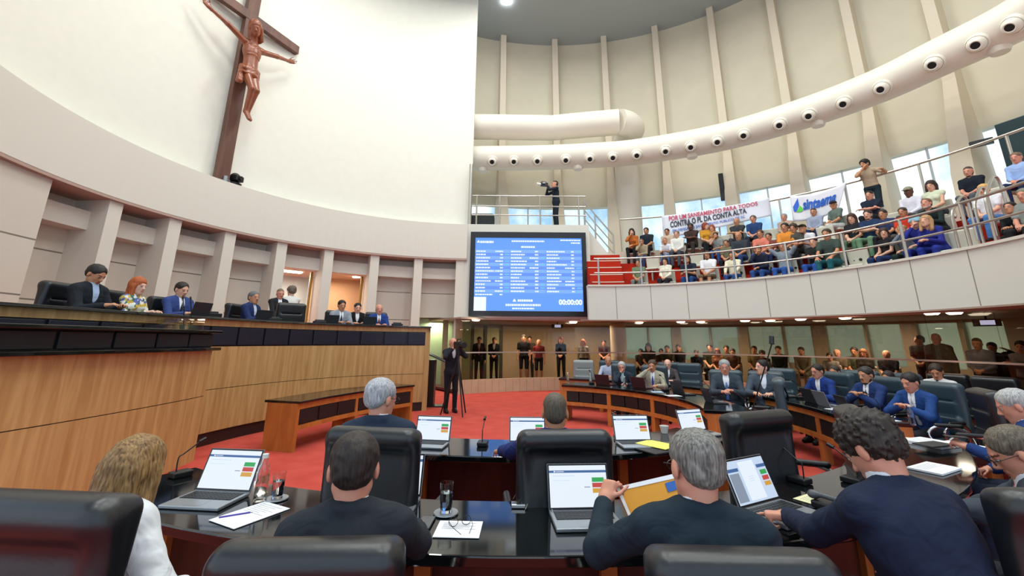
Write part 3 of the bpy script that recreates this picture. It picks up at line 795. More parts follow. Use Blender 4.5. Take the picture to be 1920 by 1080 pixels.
# ---------------------------------------------------------------- skin / cloth materials
def skin_mat(h,brow='#2a1d16'):
    key='skin_%s_%s'%(h.strip('#'),brow.strip('#'))
    if key in MATS: return MATS[key]
    m=bpy.data.materials.new(key); N,L=nodes(m); b=bsdf(m); b.inputs['Roughness'].default_value=.5
    at=N.new('ShaderNodeAttribute'); at.attribute_name='feat'
    rp=N.new('ShaderNodeValToRGB'); rp.color_ramp.interpolation='CONSTANT'; e=rp.color_ramp.elements
    c=lin(h); e[0].position=0; e[0].color=(*c,1); e[1].position=.2; e[1].color=(c[0]*.8,c[1]*.45,c[2]*.42,1)
    x=e.new(.45); x.color=(*lin(brow),1); x=e.new(.7); x.color=(.55,.52,.5,1); x=e.new(.9); x.color=(.012,.01,.01,1)
    L.new(at.outputs['Fac'],rp.inputs['Fac']); L.new(rp.outputs['Color'],b.inputs['Base Color']); MATS[key]=m; return m
def cloth(h,rough=.85):
    key='cloth_'+h.strip('#')
    if key in MATS: return MATS[key]
    m=plain(key,h,rough,spec=.25); N,L=nodes(m); b=bsdf(m)
    tc=N.new('ShaderNodeTexCoord'); n=N.new('ShaderNodeTexNoise'); n.inputs['Scale'].default_value=7; n.inputs['Detail'].default_value=2; n.inputs['Distortion'].default_value=1.6
    bp=N.new('ShaderNodeBump'); bp.inputs['Strength'].default_value=.55; bp.inputs['Distance'].default_value=.03
    L.new(tc.outputs['Object'],n.inputs['Vector']); L.new(n.outputs['Fac'],bp.inputs['Height']); L.new(bp.outputs['Normal'],b.inputs['Normal']); return m
def hairm(h,h2=None):
    key='hair_'+h.strip('#')
    if key in MATS: return MATS[key]
    m=bpy.data.materials.new(key); N,L=nodes(m); b=bsdf(m); b.inputs['Roughness'].default_value=.55; b.inputs['Specular IOR Level'].default_value=.35
    tc=N.new('ShaderNodeTexCoord'); mp=N.new('ShaderNodeMapping'); mp.inputs['Scale'].default_value=(130,130,16)
    n=N.new('ShaderNodeTexNoise'); n.inputs['Scale'].default_value=1; n.inputs['Detail'].default_value=3
    c=lin(h); c2=lin(h2) if h2 else [min(1,x*1.7+.01) for x in c]
    rp=N.new('ShaderNodeValToRGB'); rp.color_ramp.elements[0].position=.3; rp.color_ramp.elements[1].position=.78; rp.color_ramp.elements[0].color=(*[x*.8 for x in c],1); rp.color_ramp.elements[1].color=(*c2,1)
    bp=N.new('ShaderNodeBump'); bp.inputs['Strength'].default_value=.5; bp.inputs['Distance'].default_value=.004
    L.new(tc.outputs['Object'],mp.inputs['Vector']); L.new(mp.outputs['Vector'],n.inputs['Vector']); L.new(n.outputs['Fac'],rp.inputs['Fac']); L.new(rp.outputs['Color'],b.inputs['Base Color'])
    L.new(n.outputs['Fac'],bp.inputs['Height']); L.new(bp.outputs['Normal'],b.inputs['Normal']); MATS[key]=m; return m

# ---------------------------------------------------------------- figure
def two_bone(S,T,l1,l2,pole):
    d=T-S; L=np.linalg.norm(d); L=min(L,(l1+l2)*.995); u=nrm(d); T=S+u*L
    a=(l1*l1-l2*l2+L*L)/(2*L); h=math.sqrt(max(l1*l1-a*a,0)); p=pole-u*(pole@u); p=nrm(p)
    return S+u*a+p*h, T
def tf(H,R,p): return H+R@V(p)
class Fig:
    """joints of one figure in its own frame: y forward, x to its right, z up, origin on the floor under the pelvis"""
    def __init__(s,kind='sit',lean=6,seat=.46,head=(0,-8,0),lh=None,rh=None,lpole=None,rpole=None,female=False,knee=.44,spread=.1,twist=0,hand='relax',hunch=0,handdir=None,side=0,slim=1.,lhand=None,rhand=None,headfwd=0,collar=.040):
        s.kind=kind; pz=seat+.1 if kind=='sit' else .92
        s.P=V(0,0,pz); a=rad(lean); sd=rad(side)
        s.s=nrm(V(math.sin(sd),math.sin(a),math.cos(a))); 
        s.x=nrm(np.cross(V(0,math.cos(a),-math.sin(a)),s.s)); s.fw=np.cross(s.s,s.x)
        if twist:
            t=rad(twist); s.x,s.fw=s.x*math.cos(t)+s.fw*math.sin(t),s.fw*math.cos(t)-s.x*math.sin(t)
        s.RT=np.array([s.x,s.fw,s.s]).T
        s.N=s.P+s.s*.50
        w=.150 if female else .178; w*=slim; s.w=w; s.female=female
        s.SL=s.N-s.s*.058-s.x*w+s.fw*.02*(hunch); s.SR=s.N-s.s*.058+s.x*w+s.fw*.02*(hunch)
        nd=nrm(s.s*.5+V(0,.12+headfwd,.6)); s.H=s.N+nd*.147; s.collar=collar; s.nd=nd
        s.RH=rotm(*head)
        if lh is None: lh=(-.16,.34,seat+.2) if kind=='sit' else (-.24,.04,.80)
        if rh is None: rh=(.16,.34,seat+.2) if kind=='sit' else (.24,.04,.80)
        s.EL,s.WL=two_bone(s.SL,V(lh),.285,.25,V(lpole or (-.5,-.6,-.7))); s.ER,s.WR=two_bone(s.SR,V(rh),.285,.25,V(rpole or (.5,-.6,-.7)))
        s.hand=hand; s.handdir=handdir; s.lhand=lhand or hand; s.rhand=rhand or hand
        s.hipL=s.P+V(-.095,0,-.02); s.hipR=s.P+V(.095,0,-.02)
        if kind=='sit':
            s.KL=V(-spread-.02,knee,seat+.06); s.KR=V(spread+.02,knee,seat+.06); s.AL=V(-spread,knee+.02,.09); s.AR=V(spread,knee+.02,.09)
        else:
            s.KL=V(-.1,.03,.5); s.KR=V(.1,.03,.5); s.AL=V(-.11,0,.09); s.AR=V(.11,0,.09)
        s.top=s.H[2]+.128
HS=1.09
def hsc(L,H,k=HS):
    o=[]
    for p in L:
        p=list(p)
        if p[0]=='c': p[1]=H+(p[1]-H)*k; p[2]=H+(p[2]-H)*k; p[3]*=k; p[4]*=k
        else: p[1]=H+(p[1]-H)*k; p[2]=p[2]*k; p[4]=None if p[4] is None else p[4]*k
        o.append(tuple(p))
    return o
def head_prims(f,ek=.012):
    H,R=f.H,f.RH; T=lambda *p:tf(H,R,p)
    g=.93 if f.female else 1.
    L=[ell(T(0,-.014,.033),(.078,.094,.080),R),ell(T(0,.032,-.02),(.061*g,.058,.085),R),ell(T(0,.05,-.090),(.034*g,.030,.026),R,k=.03),
       cap(T(-.044*g,.0,-.055),T(-.012,.052,-.094),.024,.02,k=.03),cap(T(.044*g,.0,-.055),T(.012,.052,-.094),.024,.02,k=.03),
       cap(T(-.028,.079,.02),T(.028,.079,.02),.011,k=.012),
       ell(T(-.030,.098,-.001),(.017,.014,.010),R,'-',k=.01),ell(T(.030,.098,-.001),(.017,.014,.010),R,'-',k=.01),
       ell(T(-.030,.076,-.001),(.013,.013,.013),R,k=.004),ell(T(.030,.076,-.001),(.013,.013,.013),R,k=.004),
       cap(T(0,.086,.008),T(0,.106,-.030),.008,.012,k=.010),ell(T(-.011,.095,-.035),(.009,.010,.008),R,k=.008),ell(T(.011,.095,-.035),(.009,.010,.008),R,k=.008),
       cap(T(-.018,.084,-.060),T(.018,.084,-.060),.0075,k=.008),cap(T(-.013,.083,-.069),T(.013,.083,-.069),.008,k=.008),
       ell(T(-.078,-.008,-.012),(.010,.019,.031),R,k=.008),ell(T(.078,-.008,-.012),(.010,.019,.031),R,k=.008),
       ]
    return hsc(L,H)+[cap(T(0,-.018,-.05),f.N-f.s*.02,.055*g,.063*g,k=.025)]
def hand_prims(W,d,n,sgn,vox,mode='relax'):
    """W wrist, d pointing direction, n back-of-hand normal, sgn +1 right hand"""
    d=nrm(d); n=nrm(n-d*(n@d)); x=np.cross(d,n)      # x: towards the thumb side is chosen by sgn
    x=x*(-sgn)
    R=np.array([x,d,n]).T; fr=max(.0082,vox*.85); L=[]
    L.append(rbx(W+d*.052,(.030,.036,.006),.010,R,k=.01)); L.append(cap(W-d*.03,W+d*.02,.024,.025,k=.02))
    curl={'relax':(14,30,22),'flat':(3,6,5),'grip':(50,65,40),'fist':(80,90,50),'type':(20,38,20),'point':(70,80,40)}[mode]
    for i in range(4):
        base=W+d*.092+x*(.031-.021*i)-d*(.006*abs(i-1.2)); ln=[.040,.045,.042,.033][i]; cc=curl
        if mode=='point' and i==0: cc=(4,10,8)
        if mode=='type': cc=(cc[0]+5*i,cc[1]+3*i,cc[2])
        dd=nrm(d+x*(.10-.065*i)); a=0; p=base-d*.012
        for j,fl in enumerate((1.,.62,.5)):
            a+=rad(cc[j]); v=dd*math.cos(a)-n*math.sin(a); q=p+v*ln*fl
            L.append(cap(p,q,fr*(1-.07*j),fr*(.95-.09*j),k=.004)); p=q
    b=W+d*.028+x*.028; t1=b+nrm(x*.75+d*.6-n*.35)*.042; t2=t1+nrm(x*.25+d*.9-n*.45)*.032; t3=t2+nrm(d*.9-n*.5+x*.02)*.024
    L+=[cap(b,t1,fr*1.35,fr*1.15,k=.01),cap(t1,t2,fr*1.1,fr,k=.004),cap(t2,t3,fr,fr*.85,k=.004)]
    return L
def arm_dirs(f):
    out=[]
    for sgn,E,Wr,m,key in ((-1,f.EL,f.WL,f.lhand,'l'),(1,f.ER,f.WR,f.rhand,'r')):
        d=nrm(Wr-E); n=V(sgn*.25,0,1.)
        if f.handdir and key in f.handdir: d2,n2=f.handdir[key]; d=nrm(V(d2)); n=V(n2)
        if abs(nrm(n)@d)>.92: n=V(sgn,.3,.2)
        out.append((sgn,E,Wr,d,n,m))
    return out
def body_prims(f,vox,hands=True,bare_legs=False):
    s=f.s; P=f.P; R=f.RT; q=.9 if f.female else 1
    L=head_prims(f)
    L+=[ell(P+s*.34,(.135*q,.088,.17),R),ell(P+s*.13,(.115*q,.085,.15),R),ell(P,(.14,.10,.11),R),cap(f.SL,f.SR,.045),
        cap(f.N-s*.01,f.SL*.55+f.N*.45-s*.01,.045,.035),cap(f.N-s*.01,f.SR*.55+f.N*.45-s*.01,.045,.035)]
    for A,B,C_ in ((f.SL,f.EL,f.WL),(f.SR,f.ER,f.WR)):
        L+=[cap(A,B,.042,.036),cap(B,B*.6+C_*.4,.037,.037),cap(B*.6+C_*.4,C_,.036,.024)]
    for A,B,C_ in ((f.hipL,f.KL,f.AL),(f.hipR,f.KR,f.AR)):
        L+=[cap(A,B,.07,.05),cap(B,B*.6+C_*.4,.05,.05),cap(B*.6+C_*.4,C_,.05,.034),cap(C_,C_+V(0,.1,-.04),.03,.026)]
    if hands:
        for sgn,E,Wr,d,n,m in arm_dirs(f): L+=hand_prims(Wr,d,n,sgn,vox,m)
    return L
def feat(f):
    H,R=f.H,f.RH
    def fn(v):
        q=(v-H)@R/HS; x,y,z=q[:,0],q[:,1],q[:,2]; o=np.zeros(len(v)); fr=y>.06
        lip=fr&(np.abs(x)<.024)&(np.abs(z+.064)<.0095); o[lip]=.3
        br=fr&(np.abs(np.abs(x)-.031)<.019)&(np.abs(z-.021+.0*x)<.0052); o[br]=.5
        ew=fr&(((np.abs(x)-.030)/.0155)**2+((z+.001)/.0075)**2<1); o[ew]=.8
        ir=fr&(((np.abs(x)-.030)/.0075)**2+((z+.001)/.0078)**2<1); o[ir]=1.
        return o
    return fn
def torso(f,i,hp=.0,fat=1.):
    s=f.s; P=f.P; R=f.RT; q=(.9 if f.female else 1); w=f.w/.175
    L=[ell(P+s*.345,((.165*w)*fat+i,.108*fat+i,.18+i),R,k=.05),ell(P+s*.15,(.148*q*fat+i,.108*fat+i,.17),R,k=.05),ell(P+s*hp,(.155*fat+i,.118*fat+i,.10 if hp else .13),R,k=.04),
       cap(f.SL,f.SR,.050+i,k=.03),cap(f.N-s*.015,f.SL*.7+f.N*.3-s*.01,.052+i*.7,.05+i,k=.03),cap(f.N-s*.015,f.SR*.7+f.N*.3-s*.01,.052+i*.7,.05+i,k=.03)]
    if f.female: L+=[ell(P+s*.33+f.x*.065+f.fw*.085,(.06,.055,.06),R,k=.04),ell(P+s*.33-f.x*.065+f.fw*.085,(.06,.055,.06),R,k=.04)]
    return L
def sleeves(f,i,frac=1.,end=.0):
    L=[]
    for A,B,C_ in ((f.SL,f.EL,f.WL),(f.SR,f.ER,f.WR)):
        if frac>=1: 
            D=B+(C_-B)*(.9 if frac>1.5 else .96)
            L+=[cap(A,B,.047+i,.043+i,k=.025),cap(B,D,.043+i,.030+i,k=.02)]
        else: L+=[cap(A,A+(B-A)*frac,.054+i,.052+i,k=.025)]
    return L
def neck_cut(f,r=.062): return [cap(f.N-f.s*.01+f.fw*.01,f.H-V(0,0,.02),r,r+.01,'-')]
def top_jacket(f,vv=True,fat=1.):
    L=torso(f,.018,fat=fat)+sleeves(f,.013,2)
    L+=[cap(f.N+f.s*.012-f.fw*.01,f.SL*.75+f.N*.25+f.s*.012,.055,.052,k=.03),cap(f.N+f.s*.012-f.fw*.01,f.SR*.75+f.N*.25+f.s*.012,.055,.052,k=.03)]
    # collar roll behind the neck, lapels running down the front
    c=f.N+f.s*.016
    L+=[cap(c-f.fw*.055-f.x*.04,c-f.fw*.055+f.x*.04,.022,k=.02),cap(c-f.fw*.05-f.x*.045,c+f.fw*.045-f.x*.062-f.s*.03,.020,.017,k=.02),cap(c-f.fw*.05+f.x*.045,c+f.fw*.045+f.x*.062-f.s*.03,.020,.017,k=.02)]
    for q in (-1,1):
        L.append(cap(f.N+f.fw*.085+f.x*q*.066-f.s*.05,f.P+f.s*.20+f.fw*.130*fat+f.x*q*.02,.016,.012,k=.008))
    # waist skirt of the coat
    L+=[ell(f.P-f.s*.03,(.175*fat,.14*fat,.12),f.RT,k=.05)]
    if vv: L+=[cap(f.N+f.fw*.10+f.s*.03,f.P+f.s*.20+f.fw*.165*fat,.062,.016,'-')]
    L+=[cap(f.N-f.s*.01+f.fw*.006,f.N+f.nd*.1,.058,.064,'-')]
    return L
def top_shirt_under(f,fat=1.):
    L=torso(f,.006,fat=fat)[:6]
    L+=[cap(f.N-f.s*.01,f.N+f.nd*(f.collar+.002),.068,.066,k=.01),cap(f.N+f.nd*(f.collar+.008),f.N+f.nd*.12,.056,.08,'-')]
    for E,C_ in ((f.EL,f.WL),(f.ER,f.WR)):
        d=nrm(C_-E); L+=[cap(C_-d*.055,C_-d*.012,.033,.034,k=.005)]
    return L
def tie_prims(f,fat=1.):
    a=f.N+f.fw*.058+f.nd*.005; b=f.P+f.s*.36+f.fw*.116*fat; c=f.P+f.s*.13+f.fw*.124*fat; R=f.RT
    return [ell(a,(.018,.012,.018),R,k=.005),cap(a,b,.012,.018,k=.01),cap(b,c,.019,.026,k=.01)]
def top_shirt(f,frac=1.,fat=1.,i=.008,collar=True):
    L=torso(f,i,.05,fat=fat)+sleeves(f,.006,frac)
    if collar: L+=[cap(f.N-f.s*.01,f.N+f.nd*.028,.063,.061,k=.01)]
    L+=[cap(f.N+f.nd*.03+f.fw*.01,f.N+f.nd*.1+f.fw*.02,.056,.07,'-'),cap(f.N+f.fw*.075+f.s*.02,f.N+f.fw*.105-f.s*.05,.03,.012,'-')]
    return L
def trousers(f,i=.0,shorts=False):
    L=[ell(f.P+f.s*.01,(.174,.136,.115),f.RT,k=.04)]
    for A,B,C_ in ((f.hipL,f.KL,f.AL),(f.hipR,f.KR,f.AR)):
        L+=[cap(A,B,.086,.066,k=.03)]
        if not shorts: L+=[cap(B,C_,.064,.05,k=.02)]
    return L
def shoe(f,A):
    return [cap(A+V(0,-.05,-.045),A+V(0,.12,-.055),.042,.034),ell(A+V(0,.04,-.03),(.045,.08,.04))]
def hair_prims(f,style):
    H,R=f.H,f.RH; T=lambda *p:tf(H,R,p); L=[]
    face=[ell(T(0,.118,-.03),(.070,.075,.118),R,'-'),ell(T(0,.10,-.09),(.08,.09,.09),R,'-')]
    ears=[ell(T(-.088,.004,-.016),(.022,.026,.034),R,'-'),ell(T(.088,.004,-.016),(.022,.026,.034),R,'-')]
    if style in ('short','grey','curly','thin'):
        g=.0 if style!='curly' else .010; t=-.003 if style=='thin' else 0
        L=[ell(T(0,-.018,.040+g*.5),(.0845+g+t,.100+g+t,.081+g+t),R),ell(T(0,-.055,-.014),(.070+g,.048+g,.052),R,k=.03)]+face+ears+[cap(T(0,-.02,-.16),T(0,-.07,-.10),.05,.03,'-')]
    elif style=='crew':
        L=[ell(T(0,-.018,.042),(.077,.095,.081),R),ell(T(0,-.055,-.015),(.064,.045,.055),R,k=.03)]+face+ears
    elif style=='balding':
        L=[ell(T(0,-.045,.02),(.080,.074,.078),R),ell(T(0,-.055,-.02),(.066,.048,.06),R,k=.03),ell(T(0,.0,.13),(.05,.09,.045),R,'-'),ell(T(0,.115,.0),(.085,.11,.13),R,'-')]+ears
    elif style=='fringe':     # hair only around the back and sides
        L=[ell(T(0,-.04,-.005),(.079,.068,.05),R),ell(T(0,-.055,-.03),(.066,.046,.05),R,k=.02),ell(T(0,.10,.0),(.09,.10,.12),R,'-'),ell(T(0,-.01,.11),(.066,.085,.075),R,'-')]+ears
    elif style in ('long','verylong','bob'):
        z={'long':-.17,'verylong':-.24,'bob':-.09}[style]
        L=[ell(T(0,-.018,.045),(.086,.103,.088),R),cap(T(-.070,-.02,-.01),T(-.078,-.012,z),.034,.026,k=.04),cap(T(.070,.0,-.01),T(.080,.025,z),.036,.026,k=.04),
           cap(T(0,-.06,.0),T(0,-.070,z-.02),.050,.038,k=.05),cap(T(-.035,-.06,.0),T(-.045,-.062,z-.01),.042,.032,k=.05),cap(T(.035,-.06,.0),T(.045,-.062,z-.01),.042,.032,k=.05)]+[ell(T(0,.12,-.05),(.060,.08,.105),R,'-')]
    elif style=='cap':
        L=[ell(T(0,-.014,.055),(.084,.100,.075),R),rbx(T(0,.115,.045),(.05,.045,.001),.008,R,k=.02),rbx(T(0,0,-.06),(.2,.2,.088),.001,R,'-')]
    elif style=='beanie':
        L=[ell(T(0,-.018,.055),(.090,.104,.088),R),cap(T(-.05,.04,.01),T(.05,.04,.01),.04,k=.04),rbx(T(0,0,-.09),(.2,.2,.088),.001,R,'-')]
    return hsc(L,H)
def beard_prims(f):
    H,R=f.H,f.RH; T=lambda *p:tf(H,R,p)
    return hsc([cap(T(-.055,.01,-.055),T(-.014,.055,-.10),.020,.022,k=.02),cap(T(.055,.01,-.055),T(.014,.055,-.10),.020,.022,k=.02),cap(T(-.02,.089,-.049),T(.02,.089,-.049),.006,k=.004),cap(T(-.014,.065,-.1),T(.014,.065,-.1),.02,k=.01)],H)
def glasses_mesh(f):
    H,R=f.H,f.RH*HS; b=MB()
    for sx in (-1,1):
        c=[tf(H,R,(sx*.031+.021*math.cos(t),.104-.004*abs(math.cos(t)),-.001+.016*math.sin(t))) for t in np.linspace(0,2*PI,15)]
        b.tube([tuple(p) for p in c],.0022,6,caps=False)
        b.tube([tuple(tf(H,R,p)) for p in ((sx*.052,.100,.004),(sx*.078,.07,.006),(sx*.082,-.005,.004))],.002,6)
    b.tube([tuple(tf(H,R,p)) for p in ((-.011,.105,.003),(0,.108,.006),(.011,.105,.003))],.0022,6)
    return b
MESH={}
def cmesh(key,fn):
    if key not in MESH: MESH[key]=fn()
    return MESH[key]
def put(name,me,mat,root,label=None):
    o=bpy.data.objects.new(name,me); link(o,root,label)
    if len(me.materials)==0: me.materials.append(mat)
    if me.materials[0] is not mat:
        o.material_slots[0].link='OBJECT'; o.material_slots[0].material=mat
    return o
SKIN={'l':'#d9a58a','m':'#bf8663','d':'#6b4330','p':'#e2b39c','r':'#cf8f76'}
PERSONS=[]
def person(loc,yaw,key,fig,label,skin='m',hair=('short','#2a201a'),top=('tee','#333333'),bottom='#22242c',shoes='#1c1a1a',vox=.012,scale=1.,beard=None,glasses=False,tie=None,shirt='#e8eaf0',group=None,fat=1.,noise=None,fine=None,hvox=None,hatlabel=None,cat='person',shorts=False,legs=True,name='person'):
    f=fig; root=empty(name,loc,yaw,label,cat,group); root.scale=(scale,)*3
    sm=skin_mat(SKIN.get(skin,skin),hair[1] if hair and hair[0] not in('cap','beanie','none') and hair[1] not in ('#b9b6b0',) else '#3a2c22')
    def g(part,fn,*a): return cmesh((key,part,vox)+a,fn)
    put('body',g('body',lambda:sdf_mesh('body',body_prims(f,vox),vox,.02,attr=feat(f))),sm,root)
    kind,colr=top[0],top[1]
    if kind=='suit':
        tv=bool(tie) or shirt
        put('jacket',g('jacket',lambda:sdf_mesh('jacket',top_jacket(f,True,fat),vox,.02,noise=noise),fat),cloth(colr),root)
        put('shirt',g('shirt',lambda:sdf_mesh('shirt',top_shirt_under(f,fat),vox,.02),fat),cloth(shirt),root)
        if tie: put('tie',g('tie',lambda:sdf_mesh('tie',tie_prims(f,fat),min(vox,.008),.01),fat),cloth(tie,.6),root)
    elif kind in ('tee','shirt','sleeveless','polo'):
        fr={'tee':.62,'polo':.66,'shirt':1.,'sleeveless':.12}[kind]
        put({'tee':'t_shirt','polo':'polo_shirt','shirt':'shirt','sleeveless':'sleeveless_top'}[kind],g(kind,lambda:sdf_mesh(kind,top_shirt(f,fr,fat,collar=kind in('polo','shirt')),vox,.02,noise=noise),fat),top[2] if len(top)>2 and not isinstance(top[2],str) else cloth(colr),root)
        if tie: put('tie',g('tie2',lambda:sdf_mesh('tie',tie_prims(f,fat*1.04),min(vox,.008),.01),fat),cloth(tie,.6),root)
    if legs:
        put('shorts' if shorts else 'trousers',g('trs',lambda:sdf_mesh('trousers',trousers(f,shorts=shorts),vox,.02),shorts),cloth(bottom),root)
        for A,n_ in ((f.AL,'l'),(f.AR,'r')): put('shoe',g('shoe'+n_,lambda:sdf_mesh('shoe',shoe(f,A),vox,.015)),cloth(shoes,.5),root)
    if hair and hair[0]!='none':
        st=hair[0]; hv=hvox or min(vox,.010); nz={'curly':(.013,125,1.),'grey':(.0035,120,2.),'long':(.004,70,1.),'verylong':(.004,70,1.),'bob':(.004,70,1.),'short':(.0042,75,2.)}.get(st)
        nm='cap' if st=='cap' else 'beanie' if st=='beanie' else 'hair'
        if st in ('cap','beanie'):
            put('hair',g('h_crew',lambda:sdf_mesh('hair',hair_prims(f,'crew'),hv,.015)),hairm(hair[2] if len(hair)>2 else '#2a201a'),root)
            put(nm,g('h_'+st,lambda:sdf_mesh(nm,hair_prims(f,st),hv,.012)),cloth(hair[1]),root)
        else: put('hair',g('h_'+st,lambda:sdf_mesh('hair',hair_prims(f,st),hv,.02,noise=nz)),hairm(hair[1],hair[2] if len(hair)>2 else None),root)
    if beard: put('beard',g('beard',lambda:sdf_mesh('beard',beard_prims(f),min(vox,.009),.012,noise=(.002,160,1.))),hairm(beard),root)
    if glasses:
        def gm():
            b=glasses_mesh(f); me=bpy.data.meshes.new('glasses'); me.from_pydata(b.v,[],b.f); return me
        put('glasses',g('glasses',gm),m_black,root)
    PERSONS.append(root); return root
def yaw_to(p,t): return math.atan2(-(t[0]-p[0]),t[1]-p[1])

# ---------------------------------------------------------------- executive chair
def chair_meshes():
    back=[rbx((0,-.27,.80),(.235,.012,.30),.045,rotm(0,-7)),cap((-.22,-.295,1.10),(.22,-.295,1.10),.058,k=.04),
          cap((-.25,-.245,.56),(-.25,-.285,1.08),.034,k=.03),cap((.25,-.245,.56),(.25,-.285,1.08),.034,k=.03),
          rbx((0,-.225,.62),(.19,.006,.08),.045,rotm(0,-4),k=.01),rbx((0,-.242,.82),(.19,.006,.075),.045,rotm(0,-7),k=.01),
          cap((-.18,-.19,.72),(.18,-.19,.72),.010,op='-'),cap((-.18,-.205,.925),(.18,-.205,.925),.010,op='-'),
          cap((-.14,-.322,.5),(-.14,-.37,1.12),.007,op='-'),cap((.14,-.322,.5),(.14,-.37,1.12),.007,op='-')]
    seat=[rbx((0,0,.43),(.20,.20,.022),.045),cap((-.19,.23,.44),(.19,.23,.44),.045,k=.03),cap((-.235,-.15,.46),(-.235,.2,.46),.035,k=.03),cap((.235,-.15,.46),(.235,.2,.46),.035,k=.03)]
    return back,seat
CH_BACK,CH_SEAT=chair_meshes()
def chair_proto_meshes(vox):
    bk=sdf_mesh('backrest',CH_BACK,vox,.02,smooth=2); st=sdf_mesh('seat',CH_SEAT,vox,.02,smooth=2)
    def tubeme(nm,pts,r,n=10):
        b=MB(); b.tube(pts,r,n); me=bpy.data.meshes.new(nm); me.from_pydata(b.v,[],b.f); me.polygons.foreach_set('use_smooth',[True]*len(b.f)); return me
    arms=[]
    for s in (-1,1):
        pts=spline([(s*.27,-.20,.44),(s*.315,-.16,.60),(s*.32,-.02,.675),(s*.32,.14,.66),(s*.31,.22,.57),(s*.27,.16,.45)],6)
        arms.append(tubeme('armrest',[tuple(p) for p in pts],.019))
    pads=[sdf_mesh('arm_pad',[cap((s*.32,-.10,.685),(s*.32,.13,.682),.026)],.012,.01) for s in (-1,1)]
    b=MB()
    for k in range(5):
        a=2*PI*k/5+.3; b.tube([(0,0,.12),(.15*math.cos(a),.15*math.sin(a),.11),(.31*math.cos(a),.31*math.sin(a),.075)],[.035,.026,.018],8)
    me=bpy.data.meshes.new('star_base'); me.from_pydata(b.v,[],b.f)
    b=MB(); b.tube([(0,0,.10),(0,0,.40)],.03,12); b.tube([(0,0,.34),(0,0,.42)],.09,12); col_=bpy.data.meshes.new('gas_column'); col_.from_pydata(b.v,[],b.f)
    b=MB(); 
    for k in range(5):
        a=2*PI*k/5+.3; c=Vector((.31*math.cos(a),.31*math.sin(a),.032)); t=Vector((-math.sin(a),math.cos(a),0)); b.tube([c-t*.02,c+t*.02],.031,12)
    cs=bpy.data.meshes.new('casters'); cs.from_pydata(b.v,[],b.f)
    return dict(backrest=bk,seat=st,arms=arms,pads=pads,base=me,column=col_,casters=cs)
def exec_chair(loc,yaw,label,mat=None,group=None,vox=.014,scale=1.,z0=0):
    mm=cmesh(('chair',vox),lambda:chair_proto_meshes(vox)); mat=mat or m_leath
    root=empty('office_chair',(loc[0],loc[1],z0),yaw,label,'chair',group); root.scale=(scale,)*3
    put('backrest',mm['backrest'],mat,root); put('seat',mm['seat'],mat,root)
    for a,pd in zip(mm['arms'],mm['pads']):
        ar=put('armrest',a,m_chrome,root); put('arm_pad',pd,m_black,ar)
    put('star_base',mm['base'],m_chrome,root); put('gas_column',mm['column'],m_black,root); put('casters',mm['casters'],m_black,root)
    return root

# ---------------------------------------------------------------- desk things
def laptop(loc,yaw,label,screen='form',open_=105,z=.752,group=None,lid=None,scale=1.):
    root=empty('laptop',(loc[0],loc[1],z),yaw,label,'laptop',group); root.scale=(scale,)*3
    # user sits at -y, screen hinge at +y
    b=MB(); b.box((-.165,-.115,0),(.165,.115,.016)); bs=b.build('base',lid or m_silver,parent=root,bevel=.004)
    b=MB(); b.box((-.145,-.01,.0161),(.145,.095,.0175)); b.cur=1
    for r_ in range(5):
        for c_ in range(13):
            x=-.142+c_*.022; y=-.006+r_*.020; b.box((x,y,.0175),(x+.018,y+.016,.0188))
    b.build('keyboard',[m_black,m_keys],parent=bs)
    b=MB(); b.box((-.05,-.1,.0161),(.05,-.025,.0166)); b.build('touchpad',m_silver,parent=bs)
    a=rad(open_-90); X=Matrix.Translation((0,.112,.014))@Matrix.Rotation(-a,4,'X')
    b=MB(); b.xf=X; b.box((-.165,0,0),(.165,.008,.215)); ld=b.build('lid',lid or m_silver,parent=root,bevel=.003)
    b=MB(); b.xf=X
    b.box((-.163,-.002,.004),(.163,-.0001,.213)); b.build('bezel',m_black,parent=ld)
    b=MB(); b.xf=X
    def q(u0,v0,u1,v1,c,o=.0):
        x0,x1=-.155+.31*u0,-.155+.31*u1; z0,z1=.205-.192*v1,.205-.192*v0; b.cur=c; y=-.0024-o
        b.face([(x0,y,z0),(x1,y,z0),(x1,y,z1),(x0,y,z1)],[(0,1,2,3)])
    mats=[emit('scr_white','#e6f0fb',.95),emit('scr_bar','#3c68a4',.8),emit('scr_green','#2fae54',.8),emit('scr_red','#d0453c',.8),emit('scr_amber','#e0a83c',.8),emit('scr_pale','#c9dcf4',.9),emit('scr_grey','#8e9db2',.8)]
    if screen=='form':
        q(0,0,1,1,0); q(0,.12,1,.18,1,.0004); q(.74,.30,.95,.41,2,.0004); q(.74,.43,.95,.54,3,.0004); q(.74,.56,.95,.67,4,.0004); q(.06,.25,.45,.262,5,.0004); q(.06,.36,.35,.37,5,.0004); q(.60,.52,.70,.54,6,.0004)
        q(.08,.135,.11,.165,0,.0008); q(.12,.14,.26,.16,5,.0008)
    elif screen=='doc':
        q(0,0,1,1,5); q(.0,.18,.28,.26,1,.0004); q(.02,.30,.26,.95,6,.0004); q(.32,.05,.72,.95,0,.0004); q(.76,.18,1,.26,1,.0004); q(.8,.32,.97,.43,2,.0004); q(.8,.46,.97,.57,3,.0004); q(.8,.60,.97,.70,4,.0004)
        for r_ in range(3): q(.46,.42+.05*r_,.58,.43+.05*r_,5,.0008)
    elif screen=='list':
        q(0,0,1,1,0); q(.55,.10,1,.17,1,.0004); q(.58,.25,.95,.40,2,.0004); q(.58,.45,.95,.55,5,.0004); q(.05,.1,.4,.12,5,.0004); q(.05,.2,.45,.22,5,.0004); q(.05,.3,.4,.32,5,.0004)
    b.build('screen',mats,parent=ld)
    return root
